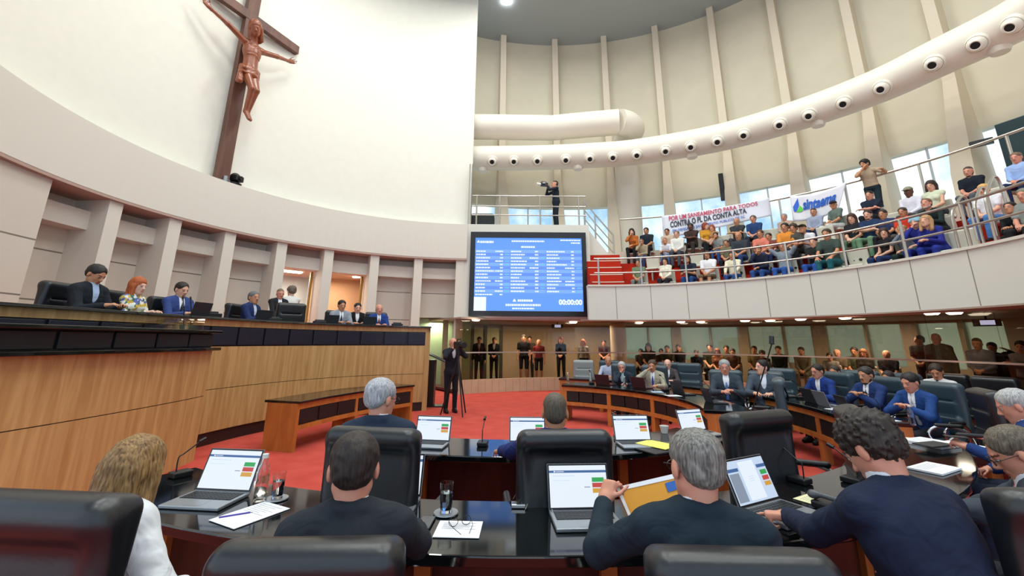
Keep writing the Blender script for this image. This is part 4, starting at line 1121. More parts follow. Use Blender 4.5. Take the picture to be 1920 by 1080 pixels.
def mic(loc,yaw,label,z=.752,h=.34,group='gooseneck microphones on the desks'):
    root=empty('microphone',(loc[0],loc[1],z),yaw,label,'microphone',group)
    b=MB(); b.box((-.045,-.06,0),(.045,.06,.035)); b.build('base',m_black,parent=root,bevel=.008)
    pts=spline([(0,.03,.03),(0,.03,.12),(0,-.0,h*.7),(0,-.09,h)],6); b=MB(); b.tube([tuple(p) for p in pts],.0045,6); b.build('gooseneck',m_black,parent=root,smooth=True)
    b=MB(); b.tube([(0,-.085,h-.002),(0,-.125,h+.014)],.012,10); b.build('capsule',m_black,parent=root,smooth=True); return root
m_glassw=bpy.data.materials.new('drinking_glass'); nodes(m_glassw); bb=bsdf(m_glassw); bb.inputs['Transmission Weight'].default_value=1; bb.inputs['Roughness'].default_value=.02; bb.inputs['IOR'].default_value=1.45; bb.inputs['Base Color'].default_value=(.96,.98,.98,1)
m_water=bpy.data.materials.new('water'); nodes(m_water); bb=bsdf(m_water); bb.inputs['Transmission Weight'].default_value=1; bb.inputs['Roughness'].default_value=0; bb.inputs['IOR'].default_value=1.33; bb.inputs['Base Color'].default_value=(.93,.97,1,1)
def tumbler(loc,label,z=.752,s=1.,group=None):
    root=empty('water_glass',(loc[0],loc[1],z),0,label,'glass',group); root.scale=(s,)*3
    b=MB(); b.lathe([(.055,0),(.06,.004),(.058,.008),(.0,.006)],24); b.build('coaster',m_silver,parent=root,smooth=True)
    b=MB(); b.lathe([(.0,.008),(.028,.008),(.033,.135),(.0315,.135),(.0265,.02),(.0,.018)],24); b.build('tumbler',m_glassw,parent=root,smooth=True)
    b=MB(); b.lathe([(.0,.0205),(.0262,.0205),(.0298,.092),(.0,.092)],24); b.build('water',m_water,parent=root,smooth=True); return root
def bottle(loc,label,z=.752,s=1.,group=None,cat='bottle'):
    root=empty('water_bottle',(loc[0],loc[1],z),0,label,cat,group); root.scale=(s,)*3
    b=MB(); b.lathe([(.0,.0),(.030,.002),(.033,.01),(.031,.03),(.033,.05),(.031,.075),(.033,.10),(.033,.14),(.026,.17),(.014,.195),(.0135,.212),(.012,.212),(.012,.196),(.024,.168),(.031,.14),(.031,.012),(.0,.01)],24); b.build('bottle_body',m_glassw,parent=root,smooth=True)
    b=MB(); b.lathe([(.0,.208),(.0155,.208),(.0155,.228),(.0,.230)],20); b.build('bottle_cap',m_white,parent=root,smooth=True); return root
def sheet(name,loc,yaw,w,h,label,mat=None,z=.753,t=.0025,cat='paper',lines=True,tilt=0,group=None):
    root=empty(name,(loc[0],loc[1],z),yaw,label,cat,group)
    b=MB(); b.box((-w/2,-h/2,0),(w/2,h/2,t)); b.build('page',mat or m_paper,parent=root)
    if lines:
        b=MB()
        for i in range(7):
            y=h/2-.03-i*h*.06; b.box((-w/2+.025,y,t),(w/2-.03-(i%3)*.03,y+.003,t+.0004))
        b.build('printed_lines',plain('ink_grey','#8a8c94',.8),parent=root)
    return root
def floral():
    m=bpy.data.materials.new('floral_cloth'); N,L=nodes(m); b=bsdf(m); tc=N.new('ShaderNodeTexCoord'); v=N.new('ShaderNodeTexVoronoi'); v.inputs['Scale'].default_value=24
    rp=N.new('ShaderNodeValToRGB'); rp.color_ramp.interpolation='CONSTANT'; e=rp.color_ramp.elements; e[0].color=(*lin('#dfe0d8'),1); e[1].position=.35; e[1].color=(*lin('#3d6b62'),1)
    x=e.new(.55); x.color=(*lin('#c9a83c'),1); x=e.new(.7); x.color=(*lin('#5868a8'),1); x=e.new(.82); x.color=(*lin('#e8e4dc'),1)
    L.new(tc.outputs['Object'],v.inputs['Vector']); L.new(v.outputs['Color'],rp.inputs['Fac']); L.new(rp.outputs['Color'],b.inputs['Base Color']); b.inputs['Roughness'].default_value=.8; return m
FLORAL=floral()
# ================================================================= DESKS
def desk(label,r0,r1,a0,a1,near=False,step=None):
    c=pol(O,(r0+r1)/2,(a0+a1)/2); root=empty('desk',(c[0],c[1],0),label=label,cat='desk')
    def rb(aa,ab,o0,o1,z0,z1,nm,mt,n=None,**k):
        b=MB(); b.ribbon(arc(O,r0,aa,ab,n or max(2,int((ab-aa)/2.5))),o0,o1,z0,z1); return child(b,nm,mt,root,**k)
    w=r1-r0
    rb(a0,a1,-.03,w,.70,.75,'desk_top',m_top,bevel=.008)
    L_=rad(a1-a0)*r0; n=max(1,round(L_/1.05)); st=(a1-a0)/n; pw=deg(.045/r0)
    rb(a0+.3,a1-.3,.07,.09,.12 if near else .36,.66,'modesty_panel',m_mahog)
    for i in range(n+1):
        a=min(max(a0+i*st,a0+pw+.2),a1-pw-.2); rb(a-pw,a+pw,.01,.13,.0,.70,'post',m_orange,2,bevel=.004)
    rb(a0+.2,a1-.2,.0,.06,.62,.70,'upper_rail',m_orange); rb(a0+.2,a1-.2,.0,.06,.33,.40,'lower_rail',m_orange)
    for i in range(n):
        for q in range(3):
            x0=a0+i*st+pw+(st-2*pw)*(q+.03)/3; x1=a0+i*st+pw+(st-2*pw)*(q+.97)/3; rb(x0,x1,.02,.07,.405,.615,'padded_panel',m_padb,2,bevel=.01)
    for a in (a0+.15,a1-.15-pw): rb(a,a+pw*.7,.13,w-.03,.0,.70,'end_panel',m_orange,2)
    return root
desk('near outer curved desk with black granite top in the foreground',4.45,5.08,-121,-33,True)
desk('near inner curved desk with black top before the two seated men',2.85,3.45,-107,-50,True)
desk('far inner curved desk with orange frame and black pads',2.85,3.45,-18,67)
desk('far outer curved desk behind the inner ring of deputies',4.45,5.08,-21,74)
desk('rear third-row desk at the right below the glass screen',6.2,6.8,-20,24)
# ================================================================= PLACING
def cscale(f,px,py,c,r,z0):
    p=on_circle(px,py,c,r); return p,(p.z-z0)/f.top
def wl(root,yaw,sc,p):     # world -> figure frame
    v=Vector(p)-Vector(root); v=Matrix.Rotation(-yaw,3,'Z')@v; return tuple(v/sc)
def seatp(px,py,kw,face=None,yaw=None,r=None,c=O,z0=0,depth=None,lhw=None,rhw=None,key=None,smin=.9,smax=1.12,**pk):
    """seat or stand a figure so that the top of its head is seen at (px,py)"""
    f=Fig(**kw); hh={'short':.008,'curly':.022,'grey':.01,'long':.012,'cap':.012,'beanie':.02}.get(pk.get('hair',('short',))[0],.008)
    if r is not None: p=on_circle(px,py,c,r)
    else: p=on_depth(px,py,depth)
    if yaw is None: yaw=yaw_to(p,face or O)
    sc=min(max((p.z-z0)/(f.top+hh),smin),smax)
    off=Matrix.Rotation(yaw,3,'Z')@Vector((f.H[0],f.H[1],0))*sc
    root=Vector((p.x-off.x,p.y-off.y,z0))
    if lhw is not None or rhw is not None:
        kw=dict(kw)
        if lhw is not None: kw['lh']=wl(root,yaw,sc,lhw)
        if rhw is not None: kw['rh']=wl(root,yaw,sc,rhw)
        f=Fig(**kw)
    key=key or ('p',px,py)
    o=person(tuple(root),yaw,key,f,scale=sc,**pk); o['_r']=0; del o['_r']
    return o,root,yaw,sc,f
PR='deputies seated at the desks'
# ---- foreground
VN=.0065
fab=(.004,38,1.)
o,rt,yw,sc,f=seatp(265,824,dict(lean=8,side=-19,head=(30,-16,2),female=True,lh=(-.1,.34,.68),rh=(.16,.34,.70),rpole=(.7,-.4,-.5)),yaw=rad(-32),depth=1.76,
   label='woman with long blonde hair in a white blazer at the left of the front desk',skin='p',hair=('long','#5e4024','#b48e5a'),top=('suit','#dcdfe2'),shirt='#dcdfe2',bottom='#d8dade',vox=.0075,noise=fab,group=None,smin=.96)
exec_chair((-1.40,1.72),rad(-5),'black leather chair in the lower left corner, behind the blonde woman',vox=.010,scale=1.04)
lap=on_z(712,940,.76)
seatp(670,806,dict(lean=11,head=(0,-12,0),hand='type'),yaw=rad(15),depth=1.66,lhw=(-.82,2.26,.80),rhw=(-.44,2.28,.80),
   label='man from behind with thinning dark hair in a charcoal suit at the front desk',skin='r',hair=('short','#1d1714','#3b302a'),top=('suit','#262b32'),bottom='#1c2026',vox=.0065,noise=fab,fat=1.04)
exec_chair((-.585,1.66),rad(3),'black leather chair at the bottom edge behind the charcoal suit',vox=.009,scale=.948)
hand=on_depth(1133,942,1.92)
seatp(1297,799,dict(lean=9,head=(20,-12,4),hand='grip',lpole=(-.8,.1,-.8),lhand='grip',handdir={'l':((.35,.5,.8),(-.6,-.5,.4))}),yaw=rad(-12),depth=1.62,lhw=tuple(hand),rhw=(.93,2.2,.80),
   label='grey haired man from behind in a dark teal suit reading an orange folder',skin='r',hair=('grey','#4d4b47','#9b9890'),top=('suit','#1d2b36'),bottom='#1c2026',vox=.0065,noise=fab,fat=1.04,glasses=True)
exec_chair((.665,1.66),rad(-2),'black leather chair at the bottom edge behind the grey haired man',vox=.009,scale=.932)
hl=on_z(1478,968,.815)
seatp(1622,768,dict(lean=24,head=(12,-36,0),hand='type',lpole=(-.6,-.4,-.9),lhand='point',headfwd=.15,collar=.058,handdir={'l':((-.8,.55,-.08),(.1,.1,1))}),yaw=rad(8),depth=1.88,lhw=tuple(hl),rhw=(1.85,2.55,.82),
   label='man with curly dark hair in a navy suit pointing at his laptop',skin='r',hair=('curly','#1f1a17','#3d342e'),top=('suit','#19233a'),bottom='#161c2a',vox=.0065,noise=fab,fat=1.18,smin=1.0,smax=1.16)
exec_chair((2.03,1.95),rad(-4),'black leather chair behind the curly haired man, low right',vox=.011)
hr=on_z(1640,950,.84)
seatp(1888,797,dict(lean=12,head=(6,-30,0),hand='relax',headfwd=.1,collar=.05,lpole=(-.2,-.4,-1)),yaw=rad(50),depth=2.2,lhw=tuple(hr),rhw=(2.5,2.9,.62),
   label='man with brown-grey hair, glasses and red tie at the right edge of the front desk',skin='r',hair=('short','#4a3f33','#7d7262'),top=('suit','#3c434d'),tie='#c22a20',bottom='#22262c',vox=.0075,glasses=True,noise=fab)
hp=on_z(1815,838,.86)
_o,rtw,yww,_s,_f2=seatp(1893,727,dict(lean=10,head=(4,-22,0),hand='grip',headfwd=.08),yaw=rad(46),depth=3.45,lhw=tuple(hp),rhw=None,
   label='white haired man in a blue suit looking down at his phone, right edge',skin='r',hair=('grey','#8f8f8c','#d2d2d0'),top=('suit','#1f3a6e'),bottom='#1c2536',vox=.0085,glasses=False)
PHONE=hp
exec_chair((rtw.x,rtw.y),yww,'black leather chair of the white haired man at the right edge',vox=.012)
seatp(718,706,dict(lean=8,head=(-40,-10,0)),yaw=rad(6),depth=3.0,
   label='silver haired man with glasses in a dark navy suit in the second row',skin='r',hair=('grey','#8b8c90','#cfd0d4'),top=('suit','#232f42'),bottom='#1c2230',vox=.0085,glasses=True,group=None)
exec_chair((-.76,2.98),rad(-9),'empty-looking black high-back chair behind the silver haired man',vox=.012,scale=1.0)
seatp(1040,735,dict(lean=6,head=(0,-8,0)),yaw=rad(-5),depth=2.98,lhw=(-.12,3.72,.79),
   label='man with short cropped hair in a bright navy suit in the second row',skin='m',hair=('crew','#4b4136','#6d6152'),top=('suit','#1d2f6a'),bottom='#1c2230',vox=.0085)
exec_chair((.30,3.02),rad(4),'black high-back chair behind the man with cropped hair',vox=.012,scale=.99)
exec_chair((1.62,3.46),rad(22),'empty black high-back chair at the right of the second row, left one of two',vox=.012,scale=1.03)
exec_chair((2.30,3.52),rad(62),'empty black high-back chair turned sideways in the aisle',vox=.012,scale=1.03)
# ---- deputies across the room
DV=.0095
def dep(px,py,r,label,face=(-1.5,7.0),lean=6,head=(0,-8,0),lh=None,rh=None,chair=True,cm=None,cw=None,yaw=None,clabel=None,**k):
    kw=dict(lean=lean,head=head,lh=lh or (-.12,.42,.80),rh=rh or (.12,.42,.80),lpole=k.pop('lpole',(-.7,-.3,-.7)),rpole=k.pop('rpole',(.7,-.3,-.7)),**(k.pop('kw',{})))
    k.setdefault('vox',DV); o,rt,yw,sc,f=seatp(px,py,kw,face=face,yaw=yaw,r=r,label=label,group=None,**k)
    if chair: exec_chair((rt.x,rt.y),yw,clabel or ('teal leather chair holding the '+' '.join(label.split()[:11])),mat=cm or m_teal,vox=.014)
    return rt,yw
cam0=(0,3)
dep(1140,667,5.6,'man in a pale blue shirt at the rear desk left of the glass wall',face=(0,4),top=('shirt','#aab4cc'),skin='m',hair=('balding','#463a30'),tie=None)
dep(1165,677,4.0,'grey haired man with glasses resting chin on hand at the far inner desk',face=(0,3),lean=14,rh=(.02,.26,1.06),rpole=(.7,.2,-.9),top=('suit','#28323e'),shirt='#bfe0e4',skin='r',hair=('grey','#8f9090','#d6d6d6'),glasses=True)
dep(1222,674,4.0,'man in a light khaki suit and blue tie at the far inner desk',face=(0,3),rh=(.10,.24,1.10),rpole=(.8,.1,-.7),top=('suit','#a39f8c'),tie='#26389c',skin='m',hair=('short','#453528'),fat=1.05)
dep(1251,673,5.7,'nearly bald man half hidden behind the khaki suit',face=(0,3),top=('suit','#4a4446'),skin='p',hair=('fringe','#b5b0ac'),glasses=True)
dep(1357,673,4.02,'heavy grey haired man in a dark grey suit with blue tie',face=(1,2),lean=10,lh=(-.08,.40,.82),rh=(.08,.42,.80),top=('suit','#3a444e'),tie='#4f76b8',skin='r',hair=('grey','#7e8082','#b9bbbd'),fat=1.2)
dep(1427,673,4.5,'dark haired man in a slate suit turning his head to the right',face=(1,3),head=(-48,4,0),top=('suit','#46525f'),shirt='#dfe6f2',skin='l',hair=('short','#15110f'))
dep(1530,681,5.5,'man with glasses in a royal blue suit looking left',face=(0,6.6),lean=16,top=('suit','#1e397c'),tie='#b8c2d8',skin='r',hair=('short','#201814'),glasses=True)
dep(1563,684,6.5,'partly hidden man in a navy suit behind the royal blue suit',face=(0,6.0),top=('suit','#23345e'),skin='m',hair=('short','#33291f'))
dep(1620,686,5.5,'bearded man in a navy suit clasping his hands',face=(0,6.0),lean=12,head=(4,-8,0),lh=(-.02,.33,.90),rh=(.02,.33,.90),lpole=(-.9,.1,-.7),rpole=(.9,.1,-.7),top=('suit','#1f3566'),tie='#26324e',skin='m',hair=('short','#2a2420'),beard='#241c18')
dep(1702,697,5.5,'dark haired man in a bright blue suit using his phone',face=(0,5.0),lean=18,head=(0,-16,0),lh=(-.03,.36,.86),rh=(.05,.36,.86),lpole=(-.9,.1,-.7),rpole=(.9,.1,-.7),top=('suit','#21437f'),tie='#9aa6b4',skin='r',hair=('short','#1d1816'))
dep(1664,700,6.6,'man in a dark suit drinking from a white cup',face=(0,6.0),rh=(.03,.26,1.09),rpole=(.8,.1,-.7),top=('suit','#23262e'),skin='m',hair=('short','#241d18'))
CUP=on_circle(1667,722,O,6.45)
dep(1752,681,7.4,'man in a pale shirt and dark tie standing by the rear desk',face=(1,5.0),head=(10,-26,0),kw=dict(),top=('shirt','#cfcfcf'),tie='#2c3644',skin='m',hair=('short','#2c1f17'),beard='#3a2a20',cm=m_leath)
# empty chairs
def ech(px,py,r,yaw,label,mat=None,c=O,z0=0):
    p=on_circle(px,py,c,r); exec_chair((p.x,p.y),yaw,label,mat=mat or m_teal,vox=.014,z0=z0)
ech(1094,690,5.35,rad(170),'pale grey high-back chair at the left end of the far desk',mat=plain('grey_leather','#8e9494',.5))
ech(1422,720,3.75,rad(60),'dark high-back chair at the near end of the far inner desk',mat=m_teal)
ech(1790,750,5.55,rad(62),'black high-back chair turned away beside the man in bright blue',mat=m_leath)
ech(1850,730,7.5,rad(110),'black high-back chair at the rear desk near the right edge',mat=m_leath)
ech(1290,685,5.7,rad(155),'teal leather chair behind the far inner desk, left of the grey suit')
ech(1600,690,6.6,rad(120),'teal leather chair between the two navy suits')
ech(1455,690,5.6,rad(140),'teal leather chair right of the man in the slate suit')
# ================================================================= DAIS PEOPLE
def dais(px,py,r,label,face=(1,4),z0=1.2,stand=False,**k):
    kw=k.pop('kw',{}); kw=dict(dict(lean=6,lh=(-.12,.40,.80),rh=(.12,.42,.80)),**kw)
    ch=k.pop('chair',True); cl=k.pop('clabel',None); k.setdefault('vox',DV)
    o,rt,yw,sc,f=seatp(px,py,kw,face=face,r=r,c=W,z0=z0,label=label,**k)
    if ch: exec_chair((rt.x,rt.y),yw,cl,mat=m_leath,vox=.014,z0=z0,scale=1.03)
    return rt,yw
dais(185,495,4.95,'man in a dark suit and open blue shirt looking down on the dais',face=(0,6),kw=dict(head=(0,-28,0),lean=10),top=('suit','#1d2229'),shirt='#a9c0e0',skin='m',hair=('short','#1f1a18'),clabel='black leather chair of the leftmost man on the dais')
dais(263,519,4.85,'woman with long red hair and a patterned blouse on the dais',face=(0,7),kw=dict(female=True,head=(-6,-8,0),lh=(-.1,.34,.8),rh=(.1,.34,.8)),top=('shirt','#8aa0a4',FLORAL),skin='p',hair=('long','#a44a22','#c9703c'),clabel='black leather chair of the red haired woman on the dais')
dais(344,528,4.8,'man with dark hair in a blue suit behind a laptop on the dais',face=(0,6),kw=dict(head=(0,-14,0)),top=('suit','#35477f'),tie='#262c44',skin='l',hair=('short','#241b16'),clabel='black leather chair of the man in the blue suit on the dais')
dais(478,545,4.6,'grey haired man in a navy suit turned right on the dais',face=(0,9),kw=dict(head=(-20,0,0)),top=('suit','#1f2f5c'),shirt='#cfd8ea',skin='m',hair=('short','#4a4a4c','#8a8a8c'),clabel='black leather chair of the grey haired man on the dais')
dais(642,562,4.35,'dark haired man in a light grey suit on the dais',face=(0,5),kw=dict(head=(4,-8,0)),top=('suit','#8d929c'),tie='#2a2e3e',skin='m',hair=('short','#17120f'),clabel='black leather chair of the man in light grey on the dais')
dais(672,563,5.6,'man in a black suit sitting behind the light grey suit',face=(0,5),top=('suit','#17181c'),skin='l',hair=('short','#1a1614'),chair=False)
dais(712,570,4.35,'bald man in a bright blue suit at the right end of the dais',face=(0,5),kw=dict(head=(0,-4,0)),top=('suit','#223e80'),tie='#6a2a3a',skin='r',hair=('fringe','#8a7a70'),clabel='black leather chair of the bald man on the dais')
dais(548,533,6.1,'person in a white jacket seen from behind, standing behind the dais',face=(-12,16),kw=dict(kind='stand'),chair=False,top=('shirt','#dcdcd8'),bottom='#2a2a30',skin='p',hair=('curly','#4c4438','#8a7f70'),smax=1.1)
dais(527,541,6.0,'man in a dark suit standing half hidden by a column',face=(0,6),kw=dict(kind='stand'),chair=False,top=('suit','#23242a'),skin='r',hair=('crew','#6e5a4c'),smin=.85)
p=on_circle(553,575,W,4.4); exec_chair((p.x,p.y),yaw_to(p,(0,4)),'empty black leather chair in the middle of the dais',mat=m_leath,vox=.014,z0=1.2,scale=1.12)
# dais laptops and microphones
for i,(px,py,d) in enumerate(((365,578,'in front of the blue suit'),(488,588,'in front of the grey haired man'),(618,597,'left of the light grey suit'),(690,602,'between the light grey and bright blue suits'))):
    p=on_circle(px,py,W,4.0); laptop((p.x,p.y),yaw_to(p,(0,6)),'dark laptop lid on the dais '+d,z=2.0,lid=m_keys,group=None)
for i,(px,py,lb) in enumerate(((398,583,'beside the man in blue'),(515,590,'before the empty chair'),(745,605,'at the right end'),(600,598,'left of the light grey suit'))):
    p=on_circle(px,py,W,3.85); root=empty('desk_phone',(p.x,p.y,2.0),yaw_to(p,(0,5)),'low black desk console on the dais '+lb,'console')
    b=MB(); b.box((-.13,-.08,0),(.13,.08,.07)); b.build('housing',m_black,parent=root,bevel=.01); b=MB(); b.tube([(-.1,.0,.085),(.1,.0,.085)],.018,8); b.build('handset',m_black,parent=root,smooth=True)
p=Vector((-4.62,6.15,1.77))
for i in (0,1): 
    root=empty('microphone',(p.x,p.y+.14*i,1.77),rad(35),'thin gooseneck microphone on the podium, '+('left' if i==0 else 'right')+' one of the pair','microphone','podium microphones')
    b=MB(); b.tube([(0,0,0),(0,.01,.08),(-.02,-.09,.26),(-.05,-.26,.42)],.006,6); b.build('gooseneck',m_black,parent=root,smooth=True)
    b=MB(); b.tube([(-.05,-.26,.42),(-.055,-.30,.45)],.012,8); b.build('capsule',m_black,parent=root,smooth=True)
# ================================================================= GALLERY
def gseat_mesh():
    a=sdf_mesh('shell',[rbx((0,-.21,.66),(.20,.012,.20),.02,rotm(0,-10)),rbx((0,.0,.43),(.20,.19,.012),.02),cap((-.18,-.19,.44),(.18,-.19,.44),.03,k=.04)],.016,.03)
    b=MB(); b.tube([(0,0,0),(0,0,.42)],.04,10); b.tube([(0,0,0),(0,0,.02)],.13,14); me=bpy.data.meshes.new('pedestal'); me.from_pydata(b.v,[],b.f); return a,me
GS=gseat_mesh()
def gseat(x,y,z,yaw,label,group='cream gallery seats'):
    root=empty('gallery_seat',(x,y,z),yaw,label,'seat',group); put('shell',GS[0],m_seatc,root); put('pedestal',GS[1],m_steel,root)
POSE={'lap':dict(lean=2,lh=(-.05,.30,.62),rh=(.05,.31,.64)),'cross':dict(lean=0,lh=(.13,.25,.80),rh=(-.13,.27,.77),lpole=(-.8,.1,-.6),rpole=(.8,.1,-.6)),
 'chin':dict(lean=14,lh=(-.02,.34,.66),rh=(.03,.27,1.05),rpole=(.4,.5,-.8),head=(6,-4,0)),'elbow':dict(lean=30,lh=(-.05,.50,.70),rh=(.05,.50,.70),head=(0,8,0)),
 'behind':dict(lean=-2,lh=(-.13,-.02,1.28),rh=(.13,-.02,1.28),lpole=(-1,.3,.1),rpole=(1,.3,.1)),'knee':dict(lean=6,lh=(-.14,.40,.62),rh=(.14,.40,.62)),'turn':dict(lean=3,lh=(-.05,.30,.62),rh=(.05,.31,.64),head=(40,-4,0))}
RP=[r*KA for r in (7.85,8.75,9.6,10.4)]
def gal(px,py,pose,label,rows=None,fem=False,dyaw=0,**k):
    kw=dict(POSE[pose]); 
    if fem: kw['female']=True
    f=Fig(**kw); best=None
    for q in range(4):
        if rows is not None and q not in rows: continue
        for dr in (-.12,-.06,0,.06,.12,.18):
            p=on_circle(px,py,GU,RP[q]+dr); s=(p.z-TZ[q])/(f.top+.01); e=abs(s-1.0)+abs(dr)*.2
            if best is None or e<best[0]: best=(e,q,p,s)
    if best[0]>.1: print('GAL',px,py,best)
    e,q,p,s=best; s=min(max(s,.9),1.12); yaw=yaw_to(p,(-1.,5.))+rad(dyaw)
    off=Matrix.Rotation(yaw,3,'Z')@Vector((f.H[0],f.H[1],0))*s
    x,y=p.x-off.x,p.y-off.y
    k.setdefault('vox',.0125)
    person((x,y,TZ[q]),yaw,('g',pose,fem),f,label,scale=s,group=None,**k)
    gseat(x,y,TZ[q],yaw,'cream plastic gallery seat under the '+label.split(' in the ')[0].split(' with ')[0] if False else 'cream moulded seat occupied by a spectator in gallery row %s'%['one','two','three','four'][q],group='occupied gallery seats row '+['one','two','three','four'][q])
    return q
J='#2d4f8c'; K='#1e2026'
gal(1184,428,'chin','woman with long dark hair and an orange jacket beside the red steps',fem=True,skin='l',hair=('long','#241713'),top=('shirt','#b8662c'),bottom=K)
gal(1211,426,'lap','man in a black polo with arms on his knees beside the round column',skin='m',hair=('short','#1d1613'),top=('polo','#1c242e'),bottom=K,beard='#1d1613')
gal(1202,447,'chin','man with glasses in a beige shirt near the red steps',skin='m',hair=('crew','#3a2a20'),top=('shirt','#a6977c'),bottom='#2c3c66',glasses=True)
gal(1250,428,'lap','man in a white shirt before the left end of the banner',skin='m',hair=('short','#231a15'),top=('tee','#c6b09c'),bottom='#3c3c40')
gal(1246,445,'elbow','man in a white t-shirt leaning forward in blue jeans',skin='m',hair=('crew','#5a4636'),top=('tee','#e2e4ea'),bottom='#5078ac')
gal(1268,432,'lap','spectator in a pale shirt under the banner left of the brown polo',skin='l',hair=('short','#6e6258'),top=('shirt','#dcdcd6'),bottom='#444a52')
gal(1294,418,'cross','large man in a brown polo shirt in front of the banner',skin='d',hair=('short','#14100e'),top=('polo','#3c2c28'),bottom='#3a3230',beard='#14100e',fat=1.15)
gal(1196,486,'lap','man in a green top in the first row beside the steps',rows=[0],skin='m',hair=('short','#33271e'),top=('tee','#6e7f62'),bottom='#7a7c78')
gal(1246,482,'lap','woman with very long dark hair and a cream cardigan, first row',rows=[0],fem=True,skin='l',hair=('verylong','#2a1a14'),top=('shirt','#e0dac8'),bottom='#25272e')
gal(1287,478,'elbow','person in a navy top bending forward, first row',rows=[0],skin='m',hair=('bob','#2c211c'),top=('tee','#242c3e'),bottom=J)
gal(1322,417,'turn','woman with red-brown hair in a yellow blouse',fem=True,skin='l',hair=('bob','#7c3420'),top=('tee','#c8902c'),bottom=K,dyaw=20)
gal(1334,421,'lap','woman with auburn curls partly behind the yellow blouse',fem=True,skin='l',hair=('long','#8a4a2c'),top=('shirt','#a87a4c'),bottom=K)
gal(1341,436,'chin','man in a grey t-shirt touching his face',skin='m',hair=('short','#1c1512'),top=('tee','#8d9290'),bottom=J,beard='#1c1512')
gal(1380,408,'cross','older man in a dark tee below the banner',skin='m',hair=('balding','#6e6860'),top=('tee','#34363a'),bottom='#3e4148')
gal(1411,403,'lap','man in a navy t-shirt at the right end of the banner',skin='r',hair=('short','#4c4238','#7c7268'),top=('tee','#24406e'),bottom='#2c3442')
gal(1383,434,'lap','bald man in a dark slate shirt in the middle rows',skin='m',hair=('fringe','#4c3a30'),top=('tee','#333a42'),bottom='#2c4474')
gal(1424,430,'lap','man in a coral shirt',skin='m',hair=('short','#4e3626'),top=('tee','#d87c68'),bottom='#3c4c80'); PERSONS[-1]['label']='man in a coral pink shirt in the middle rows'
gal(1325,470,'lap','long-bearded man in a white shirt and brown shorts, first row',rows=[0],skin='m',hair=('long','#2c1e16'),top=('polo','#e6e6ea'),bottom='#6e5a44',shorts=True,beard='#2c1e16')
gal(1371,471,'knee','person in a cream shirt and blue jeans, first row',rows=[0],skin='m',hair=('short','#1d1612'),top=('shirt','#e2dcc0'),bottom=J)
gal(1420,459,'chin','man in a dark navy jacket with hand on chin, first row',rows=[0],skin='m',hair=('short','#1a1513'),top=('shirt','#1c2438'),bottom=J)
gal(1361,449,'lap','person half hidden between the middle rows in olive',skin='m',hair=('short','#45362a'),top=('tee','#6c6a54'),bottom=K)
gal(1469,400,'lap','grey haired person at the railing left of the sintaema banner',skin='r',hair=('grey','#8a8178','#b0a89e'),top=('shirt','#b49a86'),bottom=K)
gal(1470,417,'lap','man in a bright orange shirt below the banners',skin='m',hair=('short','#1a1411'),top=('polo','#dc8c38'),bottom='#3a3c44')
gal(1486,419,'lap','person with dark brown curls behind the orange shirt',skin='m',hair=('curly','#3c3026'),top=('shirt','#4c4a44'),bottom=K)
gal(1466,453,'behind','man in a grey t-shirt with both hands behind his head',rows=[0],skin='m',hair=('short','#2c231e'),top=('tee','#7f8a96'),bottom='#2e56a0')
gal(1503,420,'elbow','man in a white shirt and dark cap looking down',skin='m',hair=('cap','#3a3a30'),top=('tee','#e6e4e8'),bottom='#4c4c50')
gal(1524,390,'lap','man in a blue checked shirt below the sintaema lettering',skin='m',hair=('crew','#3a2a22'),top=('shirt','#9aa2b8'),bottom='#26365c')
gal(1523,444,'cross','young man in a black tee with folded arms, first row',rows=[0,1],skin='l',hair=('short','#20191a'),top=('tee','#1c1e20'),bottom='#2c50a0')
gal(1561,376,'turn','man in a grey-green polo and dark cap with one arm stretched',skin='m',hair=('cap','#2c2c34'),top=('polo','#66766e'),bottom='#c8c8c4',dyaw=-30)
gal(1595,400,'lap','woman with long brown hair in a black top',fem=True,skin='l',hair=('long','#3c241a'),top=('tee','#202226'),bottom='#5c7c60'); PERSONS[-1]['label']='woman with long brown hair in a black top, middle of the right block'
gal(1628,357,'cross','broad man in a dark navy tee with white chest print',skin='r',hair=('short','#1c1614'),top=('tee','#1b2336'),bottom=K,fat=1.1)
gal(1625,393,'cross','bearded man in a navy t-shirt just below the chest-print tee',skin='l',hair=('short','#2a1e18'),top=('tee','#1f3354'),bottom='#6a8c6e',beard='#2a1e18')
gal(1655,427,'turn','woman with dark bobbed hair in a black sleeveless top, first row',rows=[0],fem=True,skin='l',hair=('bob','#36221a'),top=('sleeveless','#1d1c20'),bottom='#22345e',dyaw=-20)
gal(1689,421,'chin','fair-haired person in a grey jacket, first row',rows=[0],skin='l',hair=('short','#a07c54'),top=('shirt','#6e7884'),bottom='#24302e')
gal(1701,350,'lap','man in a white shirt and pale cap on the right',skin='d',hair=('cap','#8c8874','#2a2018'),top=('shirt','#dcdae4'),bottom='#4c4648')
gal(1743,338,'lap','woman with dark curly hair in a pale sleeveless top',fem=True,skin='l',hair=('bob','#2e201c'),top=('sleeveless','#cdd2b8'),bottom='#3c3e42')
gal(1734,371,'elbow','grey-bearded man in dark clothes leaning on the row',skin='r',hair=('short','#6c4c3a'),top=('shirt','#24322f'),bottom='#2a3438',beard='#b0aaa6')
gal(1713,405,'chin','person in a pale blue beanie and royal blue jacket, first row',rows=[0],skin='l',hair=('beanie','#8fbccb','#a8845c'),top=('shirt','#2c318a'),bottom='#24348c')
gal(1733,403,'elbow','woman with long blonde hair in royal blue, first row',rows=[0],fem=True,skin='l',hair=('long','#a8845c','#c8a878'),top=('shirt','#2a2f86'),bottom='#243490')
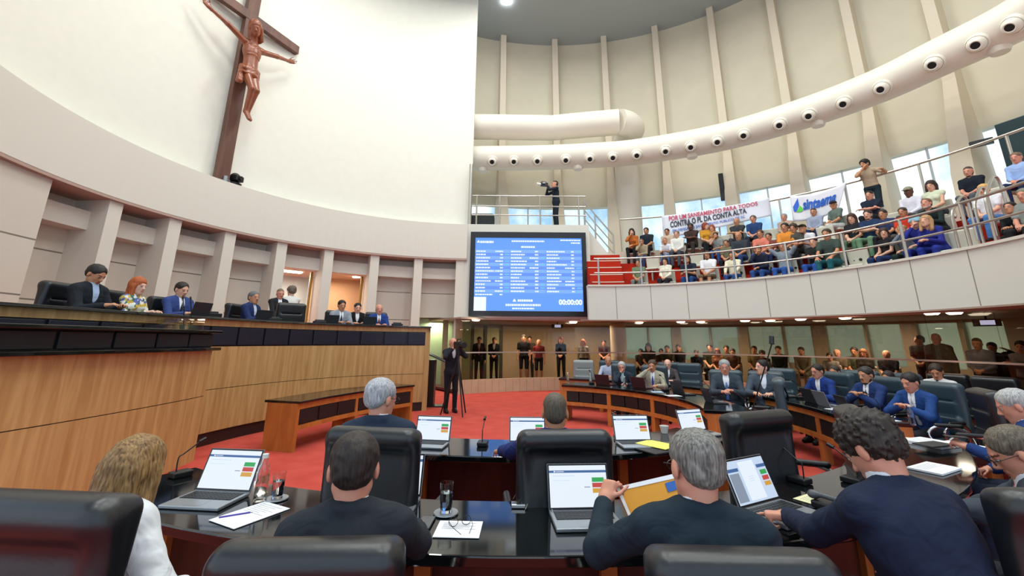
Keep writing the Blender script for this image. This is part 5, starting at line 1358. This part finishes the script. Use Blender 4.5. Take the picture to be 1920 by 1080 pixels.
gal(1690,388,'lap','person in a bright red shirt in the second row on the right',rows=[1,2],skin='m',hair=('short','#3c2c22'),top=('tee','#cc3a24'),bottom='#55504a')
gal(1813,312,'lap','large man in a black t-shirt with a white chest mark on the right',skin='r',hair=('crew','#3a2a22'),top=('tee','#161c28'),bottom='#5a5e66',fat=1.12,beard='#3a2a22')
gal(1841,344,'lap','blond child in a striped white top and blue jeans',rows=[1,2],skin='l',hair=('short','#c09a5c'),top=('tee','#dcdce0'),bottom='#4c80c0')
gal(1902,285,'lap','man in a light blue shirt at the far right of the gallery',skin='r',hair=('short','#6c5444'),top=('shirt','#9ab4e2'),bottom='#1c2a4c')
gal(1916,352,'lap','spectator in a grey patterned top at the right edge',skin='r',hair=('short','#6a6a5a'),top=('tee','#8c9490'),bottom=K)
gal(1902,418,'elbow','dark haired person in black leaning low at the right edge',rows=[0],skin='m',hair=('short','#231a16'),top=('shirt','#1b1e22'),bottom=K)
gal(1653,392,'lap','person in dark blue behind the red seat area',skin='m',hair=('short','#241b16'),top=('tee','#2c3a5c'),bottom=K)
gal(1440,436,'lap','person in a dark red top right of the coral shirt',skin='m',hair=('short','#2c2019'),top=('tee','#7c4038'),bottom='#2e3c66')
gal(1548,428,'knee','person in teal trousers behind the first row',skin='m',hair=('short','#332820'),top=('tee','#3c4a44'),bottom='#1e5c66')
# empty seats
for i,(px,py,q) in enumerate(((1302,462,1),(1352,425,3),(1450,405,3),(1432,412,3),(1540,420,2),(1668,395,2),(1770,400,0),(1782,395,0),(1600,470,0),(1220,470,1),(1850,360,2))):
    p=on_circle(px,py,GU,RP[q]); gseat(p.x,p.y,TZ[q],yaw_to(p,(-1,5)),'empty cream moulded gallery seat '+['left of the brown polo','behind the grey t-shirt','under the orange shirt row','at the banner end','beside the cap wearer','near the red shirt','at the right aisle, left one','at the right aisle, right one','in the first row centre','near the red steps','by the guard hoops'][i],'empty gallery seats')
# standing spectator leaning on the rear railing
f=dict(kind='stand',lean=16,lh=(-.42,.46,1.20),rh=(.02,.28,1.40),lpole=(-.8,-.2,-.6),rpole=(.7,.2,-.8),head=(-20,-10,0))
seatp(1619,298,f,face=(-1,5),r=10.8*KA,c=GU,z0=ZK(5.8)-.1,label='standing man with dark curls in a beige shirt leaning on the rear railing',skin='m',hair=('curly','#14100e'),top=('tee','#b09c84'),bottom='#1d2c34',vox=.012,smin=.85)
# camera operator on the platform
CO=dict(kind='stand',lean=2,lh=(-.06,.30,1.46),rh=(.1,.26,1.44),lpole=(-.7,.2,-.8),rpole=(.7,.2,-.8),head=(0,0,0))
o,rt,yw,sc,f=seatp(1040,334,CO,yaw=rad(100),r=None,depth=on_y(1040,334,15.4).y and (on_y(1040,334,15.4)-Vector((0,0,EYE))).dot(_f),z0=5.75,label='camera operator in dark clothes filming from the platform above the screen',skin='r',hair=('crew','#1c1816'),top=('shirt','#1c2430'),bottom='#1d2630',vox=.012,smin=.85)
def camcorder(loc,yaw,label,s=1.,white=False):
    root=empty('video_camera',loc,yaw,label,'camera'); root.scale=(s,)*3
    b=MB(); b.box((-.055,-.15,-.07),(.055,.13,.07)); b.build('camera_body',m_black,parent=root,bevel=.012)
    b=MB(); b.tube([(0,.12,0),(0,.22,0)],.048,16); b.tube([(0,.21,0),(0,.28,0)],.06,16); b.build('lens',m_white if white else m_black,parent=root,smooth=True)
    b=MB(); b.tube([(0,-.1,.07),(0,-.06,.12),(0,.1,.12),(0,.12,.07)],.012,8); b.build('top_handle',m_black,parent=root,smooth=True)
    b=MB(); b.box((-.12,-.02,.0),(-.055,.08,.06)); b.build('viewfinder',m_silver if white else m_black,parent=root,bevel=.006)
    return root
hd=Vector(rt)+Matrix.Rotation(yw,3,'Z')@Vector((-.02,.42,1.52))*sc
camcorder(tuple(hd),yw,'white and black video camera held by the operator on the platform',1.0,True)
p=on_y(905,412,15.5); root=empty('covered_case',(p.x,15.6,5.75),label='dark covered equipment case behind the platform railing at left',cat='case')
put('cover',sdf_mesh('cover',[rbx((0,0,.28),(.36,.2,.20),.08),cap((-.1,0,.5),(.15,0,.5),.12)],.02,.05),plain('dark_cover','#252b2c',.8),root)
# ================================================================= FLOOR CAMERAMAN
p=on_z(851,769,0)
o,rt,yw,sc,f=seatp(850,633,dict(CO,head=(0,-4,0)),yaw=rad(-150),depth=(Vector((p.x,p.y,0))-Vector((0,0,EYE))).dot(_f)+.0,z0=0,label='bald cameraman in a dark suit standing behind a tripod on the red carpet',skin='r',hair=('fringe','#8a7a6c'),top=('suit','#20222a'),shirt='#c8ccd4',bottom='#191a20',vox=.0095,smin=.85,smax=1.15)
hd=Vector(rt)+Matrix.Rotation(yw,3,'Z')@Vector((.03,.45,1.53))*sc
camcorder(tuple(hd),yw,'black video camera on the tripod in front of the bald cameraman',1.15)
root=empty('tripod',(hd.x,hd.y,0),yw,'black camera tripod with spread legs on the red carpet','tripod')
for a in (90,210,330):
    b=MB(); b.tube([(0,0,1.25),(.36*math.cos(rad(a)),.36*math.sin(rad(a)),.02)],[.022,.016],8); b.build('leg',m_black,parent=root,smooth=True)
b=MB(); b.tube([(0,0,.9),(0,0,hd.z-.09)],.028,10); b.build('centre_column',m_black,parent=root,smooth=True)
# ================================================================= BEHIND THE GLASS
BG_=[(899,631,'stand',9.2,'man in a dark suit and pink tie behind the glass at far left',dict(top=('suit','#25242c'),tie='#a04a6a'),{}),
(927,632,'stand',9.3,'man in a dark suit behind the glass, second from left',dict(top=('suit','#22222a')),{}),
(982,627,'stand',9.2,'man in a black t-shirt and shorts behind the glass',dict(top=('tee','#16181e'),shorts=True,bottom='#161a26'),{}),
(993,630,'stand',9.9,'person close behind the man in black shorts',dict(top=('tee','#38302c')),{}),
(1010,636,'stand',9.0,'man in a dark red polo with hands behind his back',dict(top=('polo','#6a1c24'),hair=('fringe','#6a4a3a'),shorts=True,bottom='#22222c'),{}),
(1051,631,'stand',9.0,'woman in a black top with hair tied, behind the glass',dict(top=('shirt','#15161c'),hair=('bob','#7c3a1c')),dict(female=True)),
(1093,636,'stand',8.7,'woman with orange hair and a pale jacket behind the glass',dict(top=('shirt','#a8a49a'),hair=('long','#b0562a')),dict(female=True)),
(1132,637,'stand',9.3,'person in a dark maroon top left of the pale pillar',dict(top=('tee','#3c1f22')),{}),
(1201,653,'sit',9.6,'seated spectator behind glass just right of the pillar',dict(top=('tee','#3a2c2a')),{}),
(1215,643,'sit',9.3,'seated woman with dark long hair behind the glass',dict(hair=('long','#1f1715'),top=('tee','#2e2a2c')),{}),
(1239,653,'sit',9.6,'seated spectator in brown behind the khaki suit',dict(top=('tee','#4a3a30')),{}),
(1250,647,'sit',9.2,'seated man in dark green behind the glass',dict(top=('tee','#34382e')),{}),
(1271,645,'sit',9.4,'seated man in black against the first beige post',dict(top=('shirt','#1e1e22')),{}),
(1305,655,'sit',8.9,'seated man in navy low behind the glass',dict(top=('shirt','#1c2436')),{}),
(1329,641,'sit',9.6,'tall man in dark olive against the pale window',dict(top=('tee','#2e3226')),{}),
(1344,653,'sit',9.1,'woman with auburn hair in a tan top behind glass',dict(hair=('bob','#7a4a2c'),top=('tee','#8a5c44')),dict(female=True)),
(1361,647,'sit',9.6,'seated man in khaki behind the grey suit deputy',dict(top=('tee','#4c4c34')),{}),
(1373,653,'sit',9.1,'round headed seated man behind glass, left of the beige post',dict(top=('tee','#4a3228')),{}),
(1413,648,'sit',9.4,'seated man in mustard behind the glass',dict(top=('tee','#6c6238')),{}),
(1428,656,'sit',9.1,'seated spectator with dark bushy hair',dict(hair=('curly','#241a16'),top=('tee','#4c2a28')),{}),
(1458,648,'sit',9.4,'seated man facing forward in dark grey in the second window pair',dict(top=('shirt','#2e3030')),{}),
(1501,650,'sit',9.2,'seated bearded man in khaki with open knees',dict(top=('shirt','#6a6450'),beard='#1f1814',bottom='#6a6450'),{}),
(1554,661,'sit',9.0,'seated man with dark hair low beside the second beige post',dict(top=('tee','#8c8a84')),{}),
(1568,654,'sit',9.4,'seated bald man in taupe behind the glass',dict(hair=('fringe','#4a382c'),top=('tee','#6e6254')),{}),
(1600,650,'sit',9.5,'seated man in olive green before the third window',dict(top=('tee','#4e5440')),{}),
(1617,654,'sit',9.1,'seated woman with brown hair before the third window',dict(hair=('bob','#7a5030'),top=('tee','#3a3632')),dict(female=True)),
(1660,656,'sit',9.1,'seated bald man in black with hand on chest',dict(hair=('fringe','#5a4638'),top=('tee','#201f22')),{}),
(1721,628,'stand',9.0,'young man with dark hair standing sideways behind the glass',dict(top=('tee','#2c2a26'),hair=('short','#15110f')),dict(head=(-40,0,0))),
(1752,624,'stand',7.75,'bald man in a grey-brown jacket standing right behind the glass',dict(top=('suit','#55524a'),shirt='#4a4a4a',hair=('fringe','#6a4c3c'),fat=1.15),{}),
(1829,633,'stand',7.75,'man in a pale blue shirt with lanyard standing behind the glass',dict(top=('shirt','#7c88a8'),hair=('crew','#5a4438'),fat=1.15),{}),
(1857,641,'stand',8.7,'person in black with raised arm behind the lanyard man',dict(top=('shirt','#131418'),hair=('short','#14110f')),dict(lh=(-.3,.2,1.5))),
(1885,660,'sit',8.9,'seated dark haired person near the right edge behind glass',dict(top=('tee','#a87850'),hair=('bob','#2a1a16')),{}),
(1911,638,'stand',7.75,'man in a grey shirt with folded arms behind glass, rightmost',dict(top=('shirt','#7e8490'),hair=('short','#1c1816'),fat=1.15),dict(lh=(.13,.27,1.22),rh=(-.13,.29,1.19),lpole=(-.8,.1,-.6),rpole=(.8,.1,-.6)))]
for i,(px,py,kd,r,lb,pk,fk) in enumerate(BG_):
    kw=dict(kind=kd,lean=3); kw.update(fk)
    if kd=='stand' and not fk.get('lh') and i%2: kw.update(lh=(-.06,.26,1.0),rh=(.06,.27,1.0))
    if kd=='sit': kw.update(lh=(-.05,.30,.62),rh=(.05,.31,.64))
    pk=dict(pk); pk.setdefault('hair',('short','#231a15')); pk.setdefault('bottom','#26262c')
    z0=.12
    o,rt,yw,sc,f=seatp(px,py,kw,face=(-1,4),r=r,c=G,z0=z0,label=lb,skin=['m','r','l'][i%3],vox=.0125,key=('bg',kd,i%2 if not fk else i,bool(fk)),group=None,smin=.86,smax=1.12,**pk)
    if kd=='sit': gseat(rt.x,rt.y,z0,yw,'cream seat behind the glass wall occupied by a seated spectator','occupied seats behind the glass')
# ================================================================= FIGURE ON THE CROSS
root,cc,tn,rn=CB
class CF: pass
c=Fig('stand',lean=0)
def crucifix_figure():
    S=1.72; base=Vector((cc.x,cc.y,7.62))+rn*.30
    q=lambda x,y,z: V(x,y,z)
    c.H=q(.09,.16,1.50); c.RH=rotm(-28,-32,14)
    c.N=q(.02,.05,1.33)
    P=[cap(c.N,c.H-V(0,.02,.06),.052,.05)]+head_prims(c)
    P+=[ell(q(0,.03,1.14),(.15,.10,.17),k=.05),ell(q(-.01,.03,.95),(.115,.085,.15),k=.05),ell(q(-.02,.02,.80),(.14,.105,.12),k=.05),cap(q(-.14,.03,1.26),q(.14,.03,1.26),.055,k=.03)]
    for s in (-1,1):
        P+=[cap(q(s*.16,.03,1.26),q(s*.44,.03,1.36),.05,.04,k=.03),cap(q(s*.44,.03,1.36),q(s*.70,-.02,1.46),.038,.026,k=.02)]
        d=V(s*.9,-.0,.45); P+=hand_prims(q(s*.70,-.02,1.46),d,V(0,-1,0),s,.01,'relax')
    P+=[cap(q(-.08,.02,.78),q(-.09,.17,.44),.078,.052,k=.02),cap(q(-.09,.17,.44),q(-.10,.03,.08),.05,.032,k=.02),cap(q(.05,.02,.78),q(.0,.19,.43),.078,.052,k=.02),cap(q(.0,.19,.43),q(-.05,.05,.08),.05,.032,k=.02),
        cap(q(-.10,.03,.08),q(-.11,.12,-.06),.032,.026),cap(q(-.05,.05,.08),q(-.07,.13,-.06),.032,.026)]
    for i in range(4):
        for s in (-1,1): P.append(cap(q(s*.02,.125,1.22-.05*i),q(s*.11,.09,1.20-.055*i),.008,k=.01))
    body=sdf_mesh('carved_figure',P,.011,.02); 
    cl=sdf_mesh('loincloth',[ell(q(-.02,.02,.78),(.165,.13,.10),k=.03),ell(q(-.02,.03,.70),(.16,.13,.07),k=.03),cap(q(.14,.06,.80),q(.15,.08,.52),.035,.05,k=.03),cap(q(-.15,.05,.84),q(.14,.11,.76),.03,k=.02),cap(q(-.15,.06,.74),q(.14,.12,.68),.025,k=.02)],.011,.02,noise=(.008,55,1.))
    hr=sdf_mesh('carved_hair',hair_prims(c,'long'),.011,.02,noise=(.006,70,1.))
    yaw=math.atan2(-rn.x,rn.y)
    X=Matrix.Translation(base)@Matrix.Rotation(yaw,4,'Z')@Matrix.Scale(S,4)
    # pull the arms onto the beam plane
    for nm,me in (('carved_figure',body),('loincloth',cl),('carved_hair',hr)):
        o=bpy.data.objects.new(nm,me); me.materials.append(m_carve); COL.objects.link(o); o.parent=root; o.matrix_parent_inverse=Matrix.Translation(-root.location); o.matrix_world=X
crucifix_figure()
# small dome cameras
def dome(p,yaw,label,s=1.):
    root=empty('dome_camera',tuple(p),yaw,label,'camera'); root.scale=(s,)*3
    b=MB(); b.lathe([(.0,.0),(.15,.0),(.16,.05),(.10,.08),(.0,.08)],20); b.build('mount',m_black,parent=root,smooth=True)
    put('head',sdf_mesh('head',[ell((0,0,.19),(.12,.12,.13)),rbx((0,.06,.17),(.09,.08,.05),.02)],.014,.02),m_black,root)
    b=MB(); b.tube([(0,.13,.17),(0,.19,.17)],.055,14); b.build('lens',m_dark,parent=root,smooth=True)
    b=MB(); b.tube([(.0,0,.02),(.22,.03,.06),(.34,.04,.05)],.02,8); b.tube([(.30,.04,.0),(.30,.04,.12)],.05,12); b.build('bracket_arm',m_silver,parent=root,smooth=True); return root
p=on_circle(440,338,W,7.2); dome((p.x,p.y,5.73),rad(-100),'black robotic camera on the wall ledge at the foot of the cross',1.15)
p=on_circle(1612,583,G,6.7); dome((p.x,p.y,p.z-.1),rad(130),'black dome camera on a bracket on the gallery front',1.0)
p=on_circle(1353,345,U,11.4); root=empty('speaker',(p.x,p.y,7.0),yaw_to(p,(0,0)),'slim black column loudspeaker on a rib of the outer wall','speaker')
pt=on_circle(1353,322,U,11.2); pb=on_circle(1353,374,U,11.2); b=MB(); b.box((-.09,-.07,pb.z-7.0),(.09,.07,pt.z-7.0)); b.build('cabinet',m_black,parent=root,bevel=.02)
p=on_circle(1840,268,U,11.0); root=empty('speaker',tuple(p),yaw_to(p,(0,0)),'small black loudspeaker on the rib at upper right','speaker'); b=MB(); b.box((-.22,-.1,-.07),(.22,.1,.07)); b.build('cabinet',m_black,parent=root,bevel=.02)
# small lit monitors under the gallery
for px,py,lb in ((1045,611,'small lit monitor hanging behind the glass at left'),(1850,604,'small lit monitor hanging under the gallery at right')):
    p=on_circle(px,py,G,7.9); root=empty('monitor',(p.x,p.y,p.z),yaw_to(p,(0,2)),lb,'monitor')
    b=MB(); b.box((-.22,-.02,-.09),(.22,.03,.06)); b.build('casing',m_black,parent=root); b=MB(); b.box((-.13,.03,-.06),(.1,.034,.04)); b.build('lit_panel',emit('monitor_glow','#b8c4ff',1.6),parent=root)
    b=MB(); b.box((-.02,-.01,.06),(.02,.01,2.37-p.z if p.z<2.3 else .08)); b.build('hanger',m_black,parent=root)
# ================================================================= THINGS ON THE DESKS
def dz(px,py,z=.752): p=on_z(px,py,z); return (p.x,p.y)
laptop(dz(385,941),rad(-6),'open laptop with a white form and coloured buttons beside the blonde woman','form',112,scale=1.08)
laptop(dz(722,951),rad(0),'open laptop half hidden behind the man in charcoal','list',108,scale=1.05)
laptop(dz(1098,979),rad(4),'open silver laptop with a white form in front of the grey haired man','form',106,scale=1.04)
laptop(dz(1470,966),rad(28),'open laptop showing a document being touched by the curly haired man','doc',112,scale=1.12)
laptop(dz(1197,836),rad(5),'open laptop on the second-row desk beside the yellow sheet','form',108,scale=1.05)
laptop(dz(1318,815),rad(22),'open laptop on the second-row desk behind the empty chair','form',108)
laptop(dz(990,838),rad(0),'open laptop in front of the man with cropped hair','form',108)
laptop(dz(802,836),rad(-8),'laptop edge visible beside the silver haired man','form',106)
for px,py,r,lb in ((1135,718,3.3,'reddish dark laptop lid at the left end of the far inner desk'),(1205,724,3.3,'reddish dark laptop lid before the khaki suit'),(1283,733,3.25,'dark laptop lid right of the khaki suit'),(1343,745,3.2,'dark laptop lid before the grey suit'),
    (1560,755,4.75,'silver laptop lid with a small pale emblem before the bearded man'),(1535,752,4.8,'dark laptop lid before the royal blue suit'),(1605,770,4.75,'dark laptop lid before the clasped hands'),(1475,730,4.9,'dark laptop lid at the left of the far outer desk')):
    p=on_circle(px,py,O,r); laptop((p.x,p.y),yaw_to(p,O)+0 if False else yaw_to(p,O),lb,'form',108,lid=(m_silver if 'silver' in lb else plain('lid_red','#4a2226',.3) if 'reddish' in lb else m_keys))
bottle(dz(487,939),'clear water bottle beside the laptop of the blonde woman',s=1.08)
tumbler(dz(519,936),'tall water glass on a coaster left of the man in charcoal',s=1.05)
tumbler(dz(836,963),'tall water glass between the man in charcoal and the teal suit',s=1.12)
# papers
sheet('paper_sheet',dz(470,965),rad(-28),.22,.30,'white printed sheet left of the man in charcoal')
sheet('paper_sheet',dz(860,993),rad(-2),.22,.19,'white sheet with folded eyeglasses lying on it')
root=empty('pen',(*dz(440,968),.753),rad(-60),'slim purple pen beside the white sheet','pen'); b=MB(); b.tube([(0,-.07,.005),(0,.07,.005)],.005,8); b.build('barrel',plain('purple','#4a3a9c',.4),parent=root); b=MB(); b.tube([(0,.07,.005),(0,.08,.005)],.002,6); b.build('tip',m_silver,parent=root)
root=empty('smartphone',(*dz(798,982),.753),rad(-3),'black smartphone lying on the front desk','phone'); b=MB(); b.box((-.037,-.075,0),(.037,.075,.008)); b.build('case',m_black,parent=root,bevel=.004); b=MB(); b.box((-.034,-.071,.008),(.034,.071,.0086)); b.build('display',plain('phone_glass','#4a4e55',.15),parent=root)
# eyeglasses
root=empty('eyeglasses',(*dz(862,988),.757),rad(20),'thin framed eyeglasses folded on the white sheet','glasses')
b=MB()
for sx in (-1,1): b.tube([(sx*.033+.023*math.cos(t),0.004*math.sin(t),.022+.02*math.sin(t)) for t in np.linspace(0,2*PI,17)],.0016,6,caps=False)
b.tube([(-.01,0,.026),(0,0,.03),(.01,0,.026)],.0016,6); b.build('rims',m_dark,parent=root)
for sx in (-1,1): b=MB(); b.tube([(sx*.056,0,.026),(sx*.05,-.06,.02),(sx*.02,-.11,.004)],.0014,6); b.build('temple',m_dark,parent=root)
# orange folder held by the grey haired man
hp_=[on_depth(1154,914,1.98),on_depth(1300,880,2.10),on_depth(1310,990,1.92),on_depth(1192,1000,1.86)]
b=MB(); n_=(hp_[1]-hp_[0]).cross(hp_[3]-hp_[0]).normalized()*.008
b.face(hp_+[p+n_ for p in hp_],[(0,1,2,3),(7,6,5,4),(0,4,5,1),(1,5,6,2),(2,6,7,3),(3,7,4,0)])
root=empty('folder',tuple(hp_[0]),label='orange folder with white edge and blue label held up by the grey haired man',cat='folder'); child(b,'cover',plain('folder_orange','#dd9a2c',.6),root)
b=MB(); A_,B2,C2,D2=hp_; e=n_*-.3
b.face([A_+e,B2+e,B2+(C2-B2)*.09+e,A_+(D2-A_)*.09+e],[(0,1,2,3)]); b.face([A_+e,A_+(B2-A_)*.04+e,D2+(C2-D2)*.04+e,D2+e],[(0,1,2,3)]); child(b,'white_edge',m_paper,root)
b=MB(); f_=lambda u,v:A_*(1-u)*(1-v)+B2*u*(1-v)+C2*u*v+D2*(1-u)*v+e*1.3
b.face([f_(.60,.14),f_(.80,.12),f_(.80,.30),f_(.62,.32)],[(0,1,2,3)]); child(b,'blue_label',plain('label_blue','#2a62b4',.5),root)
# yellow sheet on row two
root=empty('yellow_sheet',(*dz(1232,838),.77),rad(40),'pale yellow sheet on dark papers on the second-row desk','paper'); b=MB(); b.box((-.11,-.15,0),(.11,.15,.004)); b.build('page',plain('yellow_paper','#ece66a',.7),parent=root)
root=empty('document_wallet',(*dz(1222,842),.752),rad(30),'dark document wallet under the yellow sheet','folder'); b=MB(); b.box((-.14,-.17,0),(.14,.17,.012)); b.build('cover',m_keys,parent=root,bevel=.004)
root=empty('coffee_cup',(*dz(1246,812),.752),0,'white cup beside the second-row laptop','cup'); b=MB(); b.lathe([(.0,0),(.03,0),(.045,.07),(.042,.07),(.028,.006),(.0,.006)],20); b.build('cup_body',m_white,parent=root,smooth=True)
root=empty('white_cup',tuple(CUP),0,'white paper cup held at the mouth of the man in a dark suit','cup'); b=MB(); b.lathe([(.0,-.05),(.03,-.05),(.042,.05),(.0,.045)],16); b.build('cup_body',m_white,parent=root,smooth=True)
# right-hand desk papers
sheet('magazine',dz(1752,880),rad(28),.34,.20,'open printed booklet on the near desk at right',t=.012)
sheet('paper_stack',dz(1745,834),rad(20),.30,.30,'stack of white papers under a dark tablet on the right desk',t=.03)
root=empty('tablet',(*dz(1752,842),.785),rad(18),'dark tablet lying on the stack of papers','tablet'); b=MB(); b.box((-.15,-.08,0),(.15,.08,.012)); b.build('shell',m_keys,parent=root,bevel=.004)
sheet('paper_sheet',dz(1802,834),rad(22),.22,.28,'white and blue papers beside the tablet on the right desk')
sheet('paper_sheet',dz(1655,787),rad(8),.24,.26,'white sheet under the phone of the man in bright blue')
sheet('paper_sheet',dz(1570,768),rad(12),.24,.2,'white sheet before the silver laptop on the far outer desk')
sheet('paper_sheet',(*dz(1262,742),),rad(10),.24,.2,'white papers on the far inner desk right of the khaki suit')
sheet('paper_sheet',(*dz(1232,735),),rad(-5),.2,.2,'pale blue papers in front of the khaki suit',mat=plain('pale_blue_paper','#bcd4ea',.7))
# desk telephone on the right
root=empty('desk_phone',(*dz(1572,958),.752),rad(25),'grey desk telephone with handset between curly haired man and his laptop','telephone')
b=MB(); b.box((-.08,-.10,0),(.08,.10,.04)); b.build('housing',m_black,parent=root,bevel=.01)
put('handset',sdf_mesh('handset',[cap((-.05,-.10,.07),(-.05,.10,.07),.014),ell((-.05,-.095,.06),(.026,.03,.02)),ell((-.05,.095,.06),(.026,.03,.02))],.006,.02),plain('handset_grey','#4c5054',.4),root)
sheet('paper_sheet',dz(1545,942),rad(30),.2,.24,'pale yellow note sheet behind the desk telephone',mat=plain('cream_paper','#e6e2b4',.7))
root=empty('smartphone',tuple(PHONE+Vector((-.03,.05,.06))),rad(62),'smartphone held by the white haired man','phone'); b=MB(); b.box((-.037,-.07,0),(.037,.07,.009)); b.build('case',m_black,parent=root,bevel=.003)
# microphones on the desks
mcs=[(338,893,'beside the laptop of the blonde woman'),(1500,905,'rising behind the open document laptop'),(1600,905,'between the curly haired man and the aisle'),(1164,823,'left of the second-row laptop'),(905,835,'on the left of the second-row desk')]
for px,py,lb in mcs: p=dz(px,py); mic(p,yaw_to(p,O)+PI,'thin black gooseneck microphone '+lb,group=None,h=.2)
for i,(px,r,lb) in enumerate(((1110,3.3,'at the left end of the far inner desk'),(1248,3.3,'right of the khaki suit'),(1330,3.3,'left of the grey suit'),(1395,3.3,'at the near end of the far inner desk'),(1500,4.9,'left of the royal blue suit'),(1585,4.9,'between the two laptops on the far outer desk'),(1640,4.9,'right of the clasped hands'))):
    p=on_circle(px,740,O,r); mic((p.x,p.y),yaw_to(p,O)+PI,'small gooseneck microphone '+lb,h=.28,group=None)
# tall microphone stand behind the far desk
p0=on_circle(1400,730,O,3.2); root=empty('microphone_stand',(p0.x,p0.y,.752),0,'tall boom microphone rising above the grey suit deputy','microphone')
p1=on_circle(1447,645,O,3.4)
b=MB(); b.tube([(0,0,0),tuple(p1-Vector((p0.x,p0.y,.752)))],.008,8); b.build('boom',m_black,parent=root,smooth=True)
b=MB(); q_=p1-Vector((p0.x,p0.y,.752)); b.tube([tuple(q_),tuple(q_+Vector((.015,.01,.09)))],.028,12); b.build('capsule',m_black,parent=root,smooth=True)
b=MB(); b.lathe([(.0,0),(.07,0),(.07,.015),(.0,.02)],16); b.build('foot',m_black,parent=root)
# small bottles and glasses on the far desks
for i,(px,r,lb) in enumerate(((1065,3.3,'at the left corner of the far inner desk'),(1172,3.1,'before the man resting his chin'),(1108,3.35,'beside the pale grey chair'),(1698,5.0,'at the end of the far outer desk'))):
    p=on_circle(px,730,O,r); bottle((p.x,p.y),'small clear water bottle '+lb,s=.95)
# cable loops on the front desk
b=MB(); c0=on_z(985,955,.756); c1=on_z(1040,975,.756); c2=on_z(1010,940,.756)
b.tube(spline([tuple(c0),tuple((c0+c2)/2+Vector((0,.04,.03))),tuple(c2+Vector((.04,.02,.05))),tuple(c1)],8),.003,6); b.build('cable',plain('grey_cable','#8a8a80',.6),smooth=True,label='thin grey cable looping from the silver laptop to the desk socket',cat='cable')
p=dz(972,950); root=empty('desk_socket',(*p,.752),0,'small chrome socket box on the front desk with cables','socket'); b=MB(); b.box((-.04,-.03,0),(.04,.03,.02)); b.build('plate',m_chrome,parent=root,bevel=.004)
b=MB(); b.tube(spline([(.0,.0,.02),(.03,.03,.06),(.0,.08,.05),(-.03,.05,.02)],6),.003,6); b.build('cable',m_black,parent=root,smooth=True)
# ================================================================= LIGHT
w=bpy.data.worlds.new('world'); SC.world=w; w.use_nodes=True; N=w.node_tree.nodes; L=w.node_tree.links
bg=N['Background']; tc=N.new('ShaderNodeTexCoord'); nz=N.new('ShaderNodeTexNoise'); nz.inputs['Scale'].default_value=5; nz.inputs['Detail'].default_value=7; nz.inputs['Roughness'].default_value=.6
rp=N.new('ShaderNodeValToRGB'); rp.color_ramp.elements[0].position=.42; rp.color_ramp.elements[0].color=(*lin('#8fb4d4'),1); rp.color_ramp.elements[1].position=.6; rp.color_ramp.elements[1].color=(*lin('#f4f8fb'),1)
L.new(tc.outputs['Generated'],nz.inputs['Vector']); L.new(nz.outputs['Fac'],rp.inputs['Fac']); L.new(rp.outputs['Color'],bg.inputs['Color']); bg.inputs['Strength'].default_value=1.7
def area(loc,size,power,rot=(0,0,0),color=(1,1,1),sy=None):
    l=bpy.data.lights.new('area','AREA'); l.energy=power; l.size=size; l.color=color
    if sy: l.shape='RECTANGLE'; l.size_y=sy
    o=bpy.data.objects.new('ceiling_and_fill_light',l); o.location=loc; o.rotation_euler=rot; COL.objects.link(o); return o
for (x,y) in ((-4,9),(0,12),(5,11),(-3,4),(3,5),(8,6),(0,-1),(6,0)):
    area((x,y,15.6),2.2,320,color=(.97,1,.96))
# lamp discs on the ceiling
lm=emit('high_bay_glow','#ffffff',60)
p=on_z(950,4,16.2)
b=MB(); b.lathe([(.0,16.17),(.13,16.17),(.16,16.249)],20,(p.x,p.y,0)); b.build('ceiling_spotlight',lm,label='small brilliant lamp in the grey ceiling near the white wall',cat='light')
for p in spots:
    l=bpy.data.lights.new('spot','SPOT'); l.energy=28; l.spot_size=rad(120); l.spot_blend=.8; l.color=(1,.92,.80); l.shadow_soft_size=.1
    o=bpy.data.objects.new('downlight_lamp',l); o.location=(p.x,p.y,2.27); COL.objects.link(o)
for a in (30,60,88,105):
    x,y=pol(G,9.0,a); area((x,y,2.3),1.0,90,color=(1,.87,.7))  # added fill with no fixture, brightens the dark zone behind the glass
x,y=pol(W,9.0,(edges[4]+edges[5])/2); area((x,y,3.8),.8,60,color=(1,.93,.82))
x,y=pol(W,9.0,(edges[5]+edges[6])/2); area((x,y,3.8),.6,40,color=(1,.85,.66))
x,y=pol(W,8.3,(edges[7]+edges[8])/2); area((x,y,2.3),.5,25,color=(.95,1,.8))
SC.view_settings.view_transform='Standard'; SC.view_settings.look='None'; SC.view_settings.exposure=0.06; SC.view_settings.gamma=1.0
SC.view_settings.use_curve_mapping=False
SC.cycles.max_bounces=6; SC.cycles.diffuse_bounces=4; SC.cycles.transparent_max_bounces=12; SC.cycles.sample_clamp_indirect=6
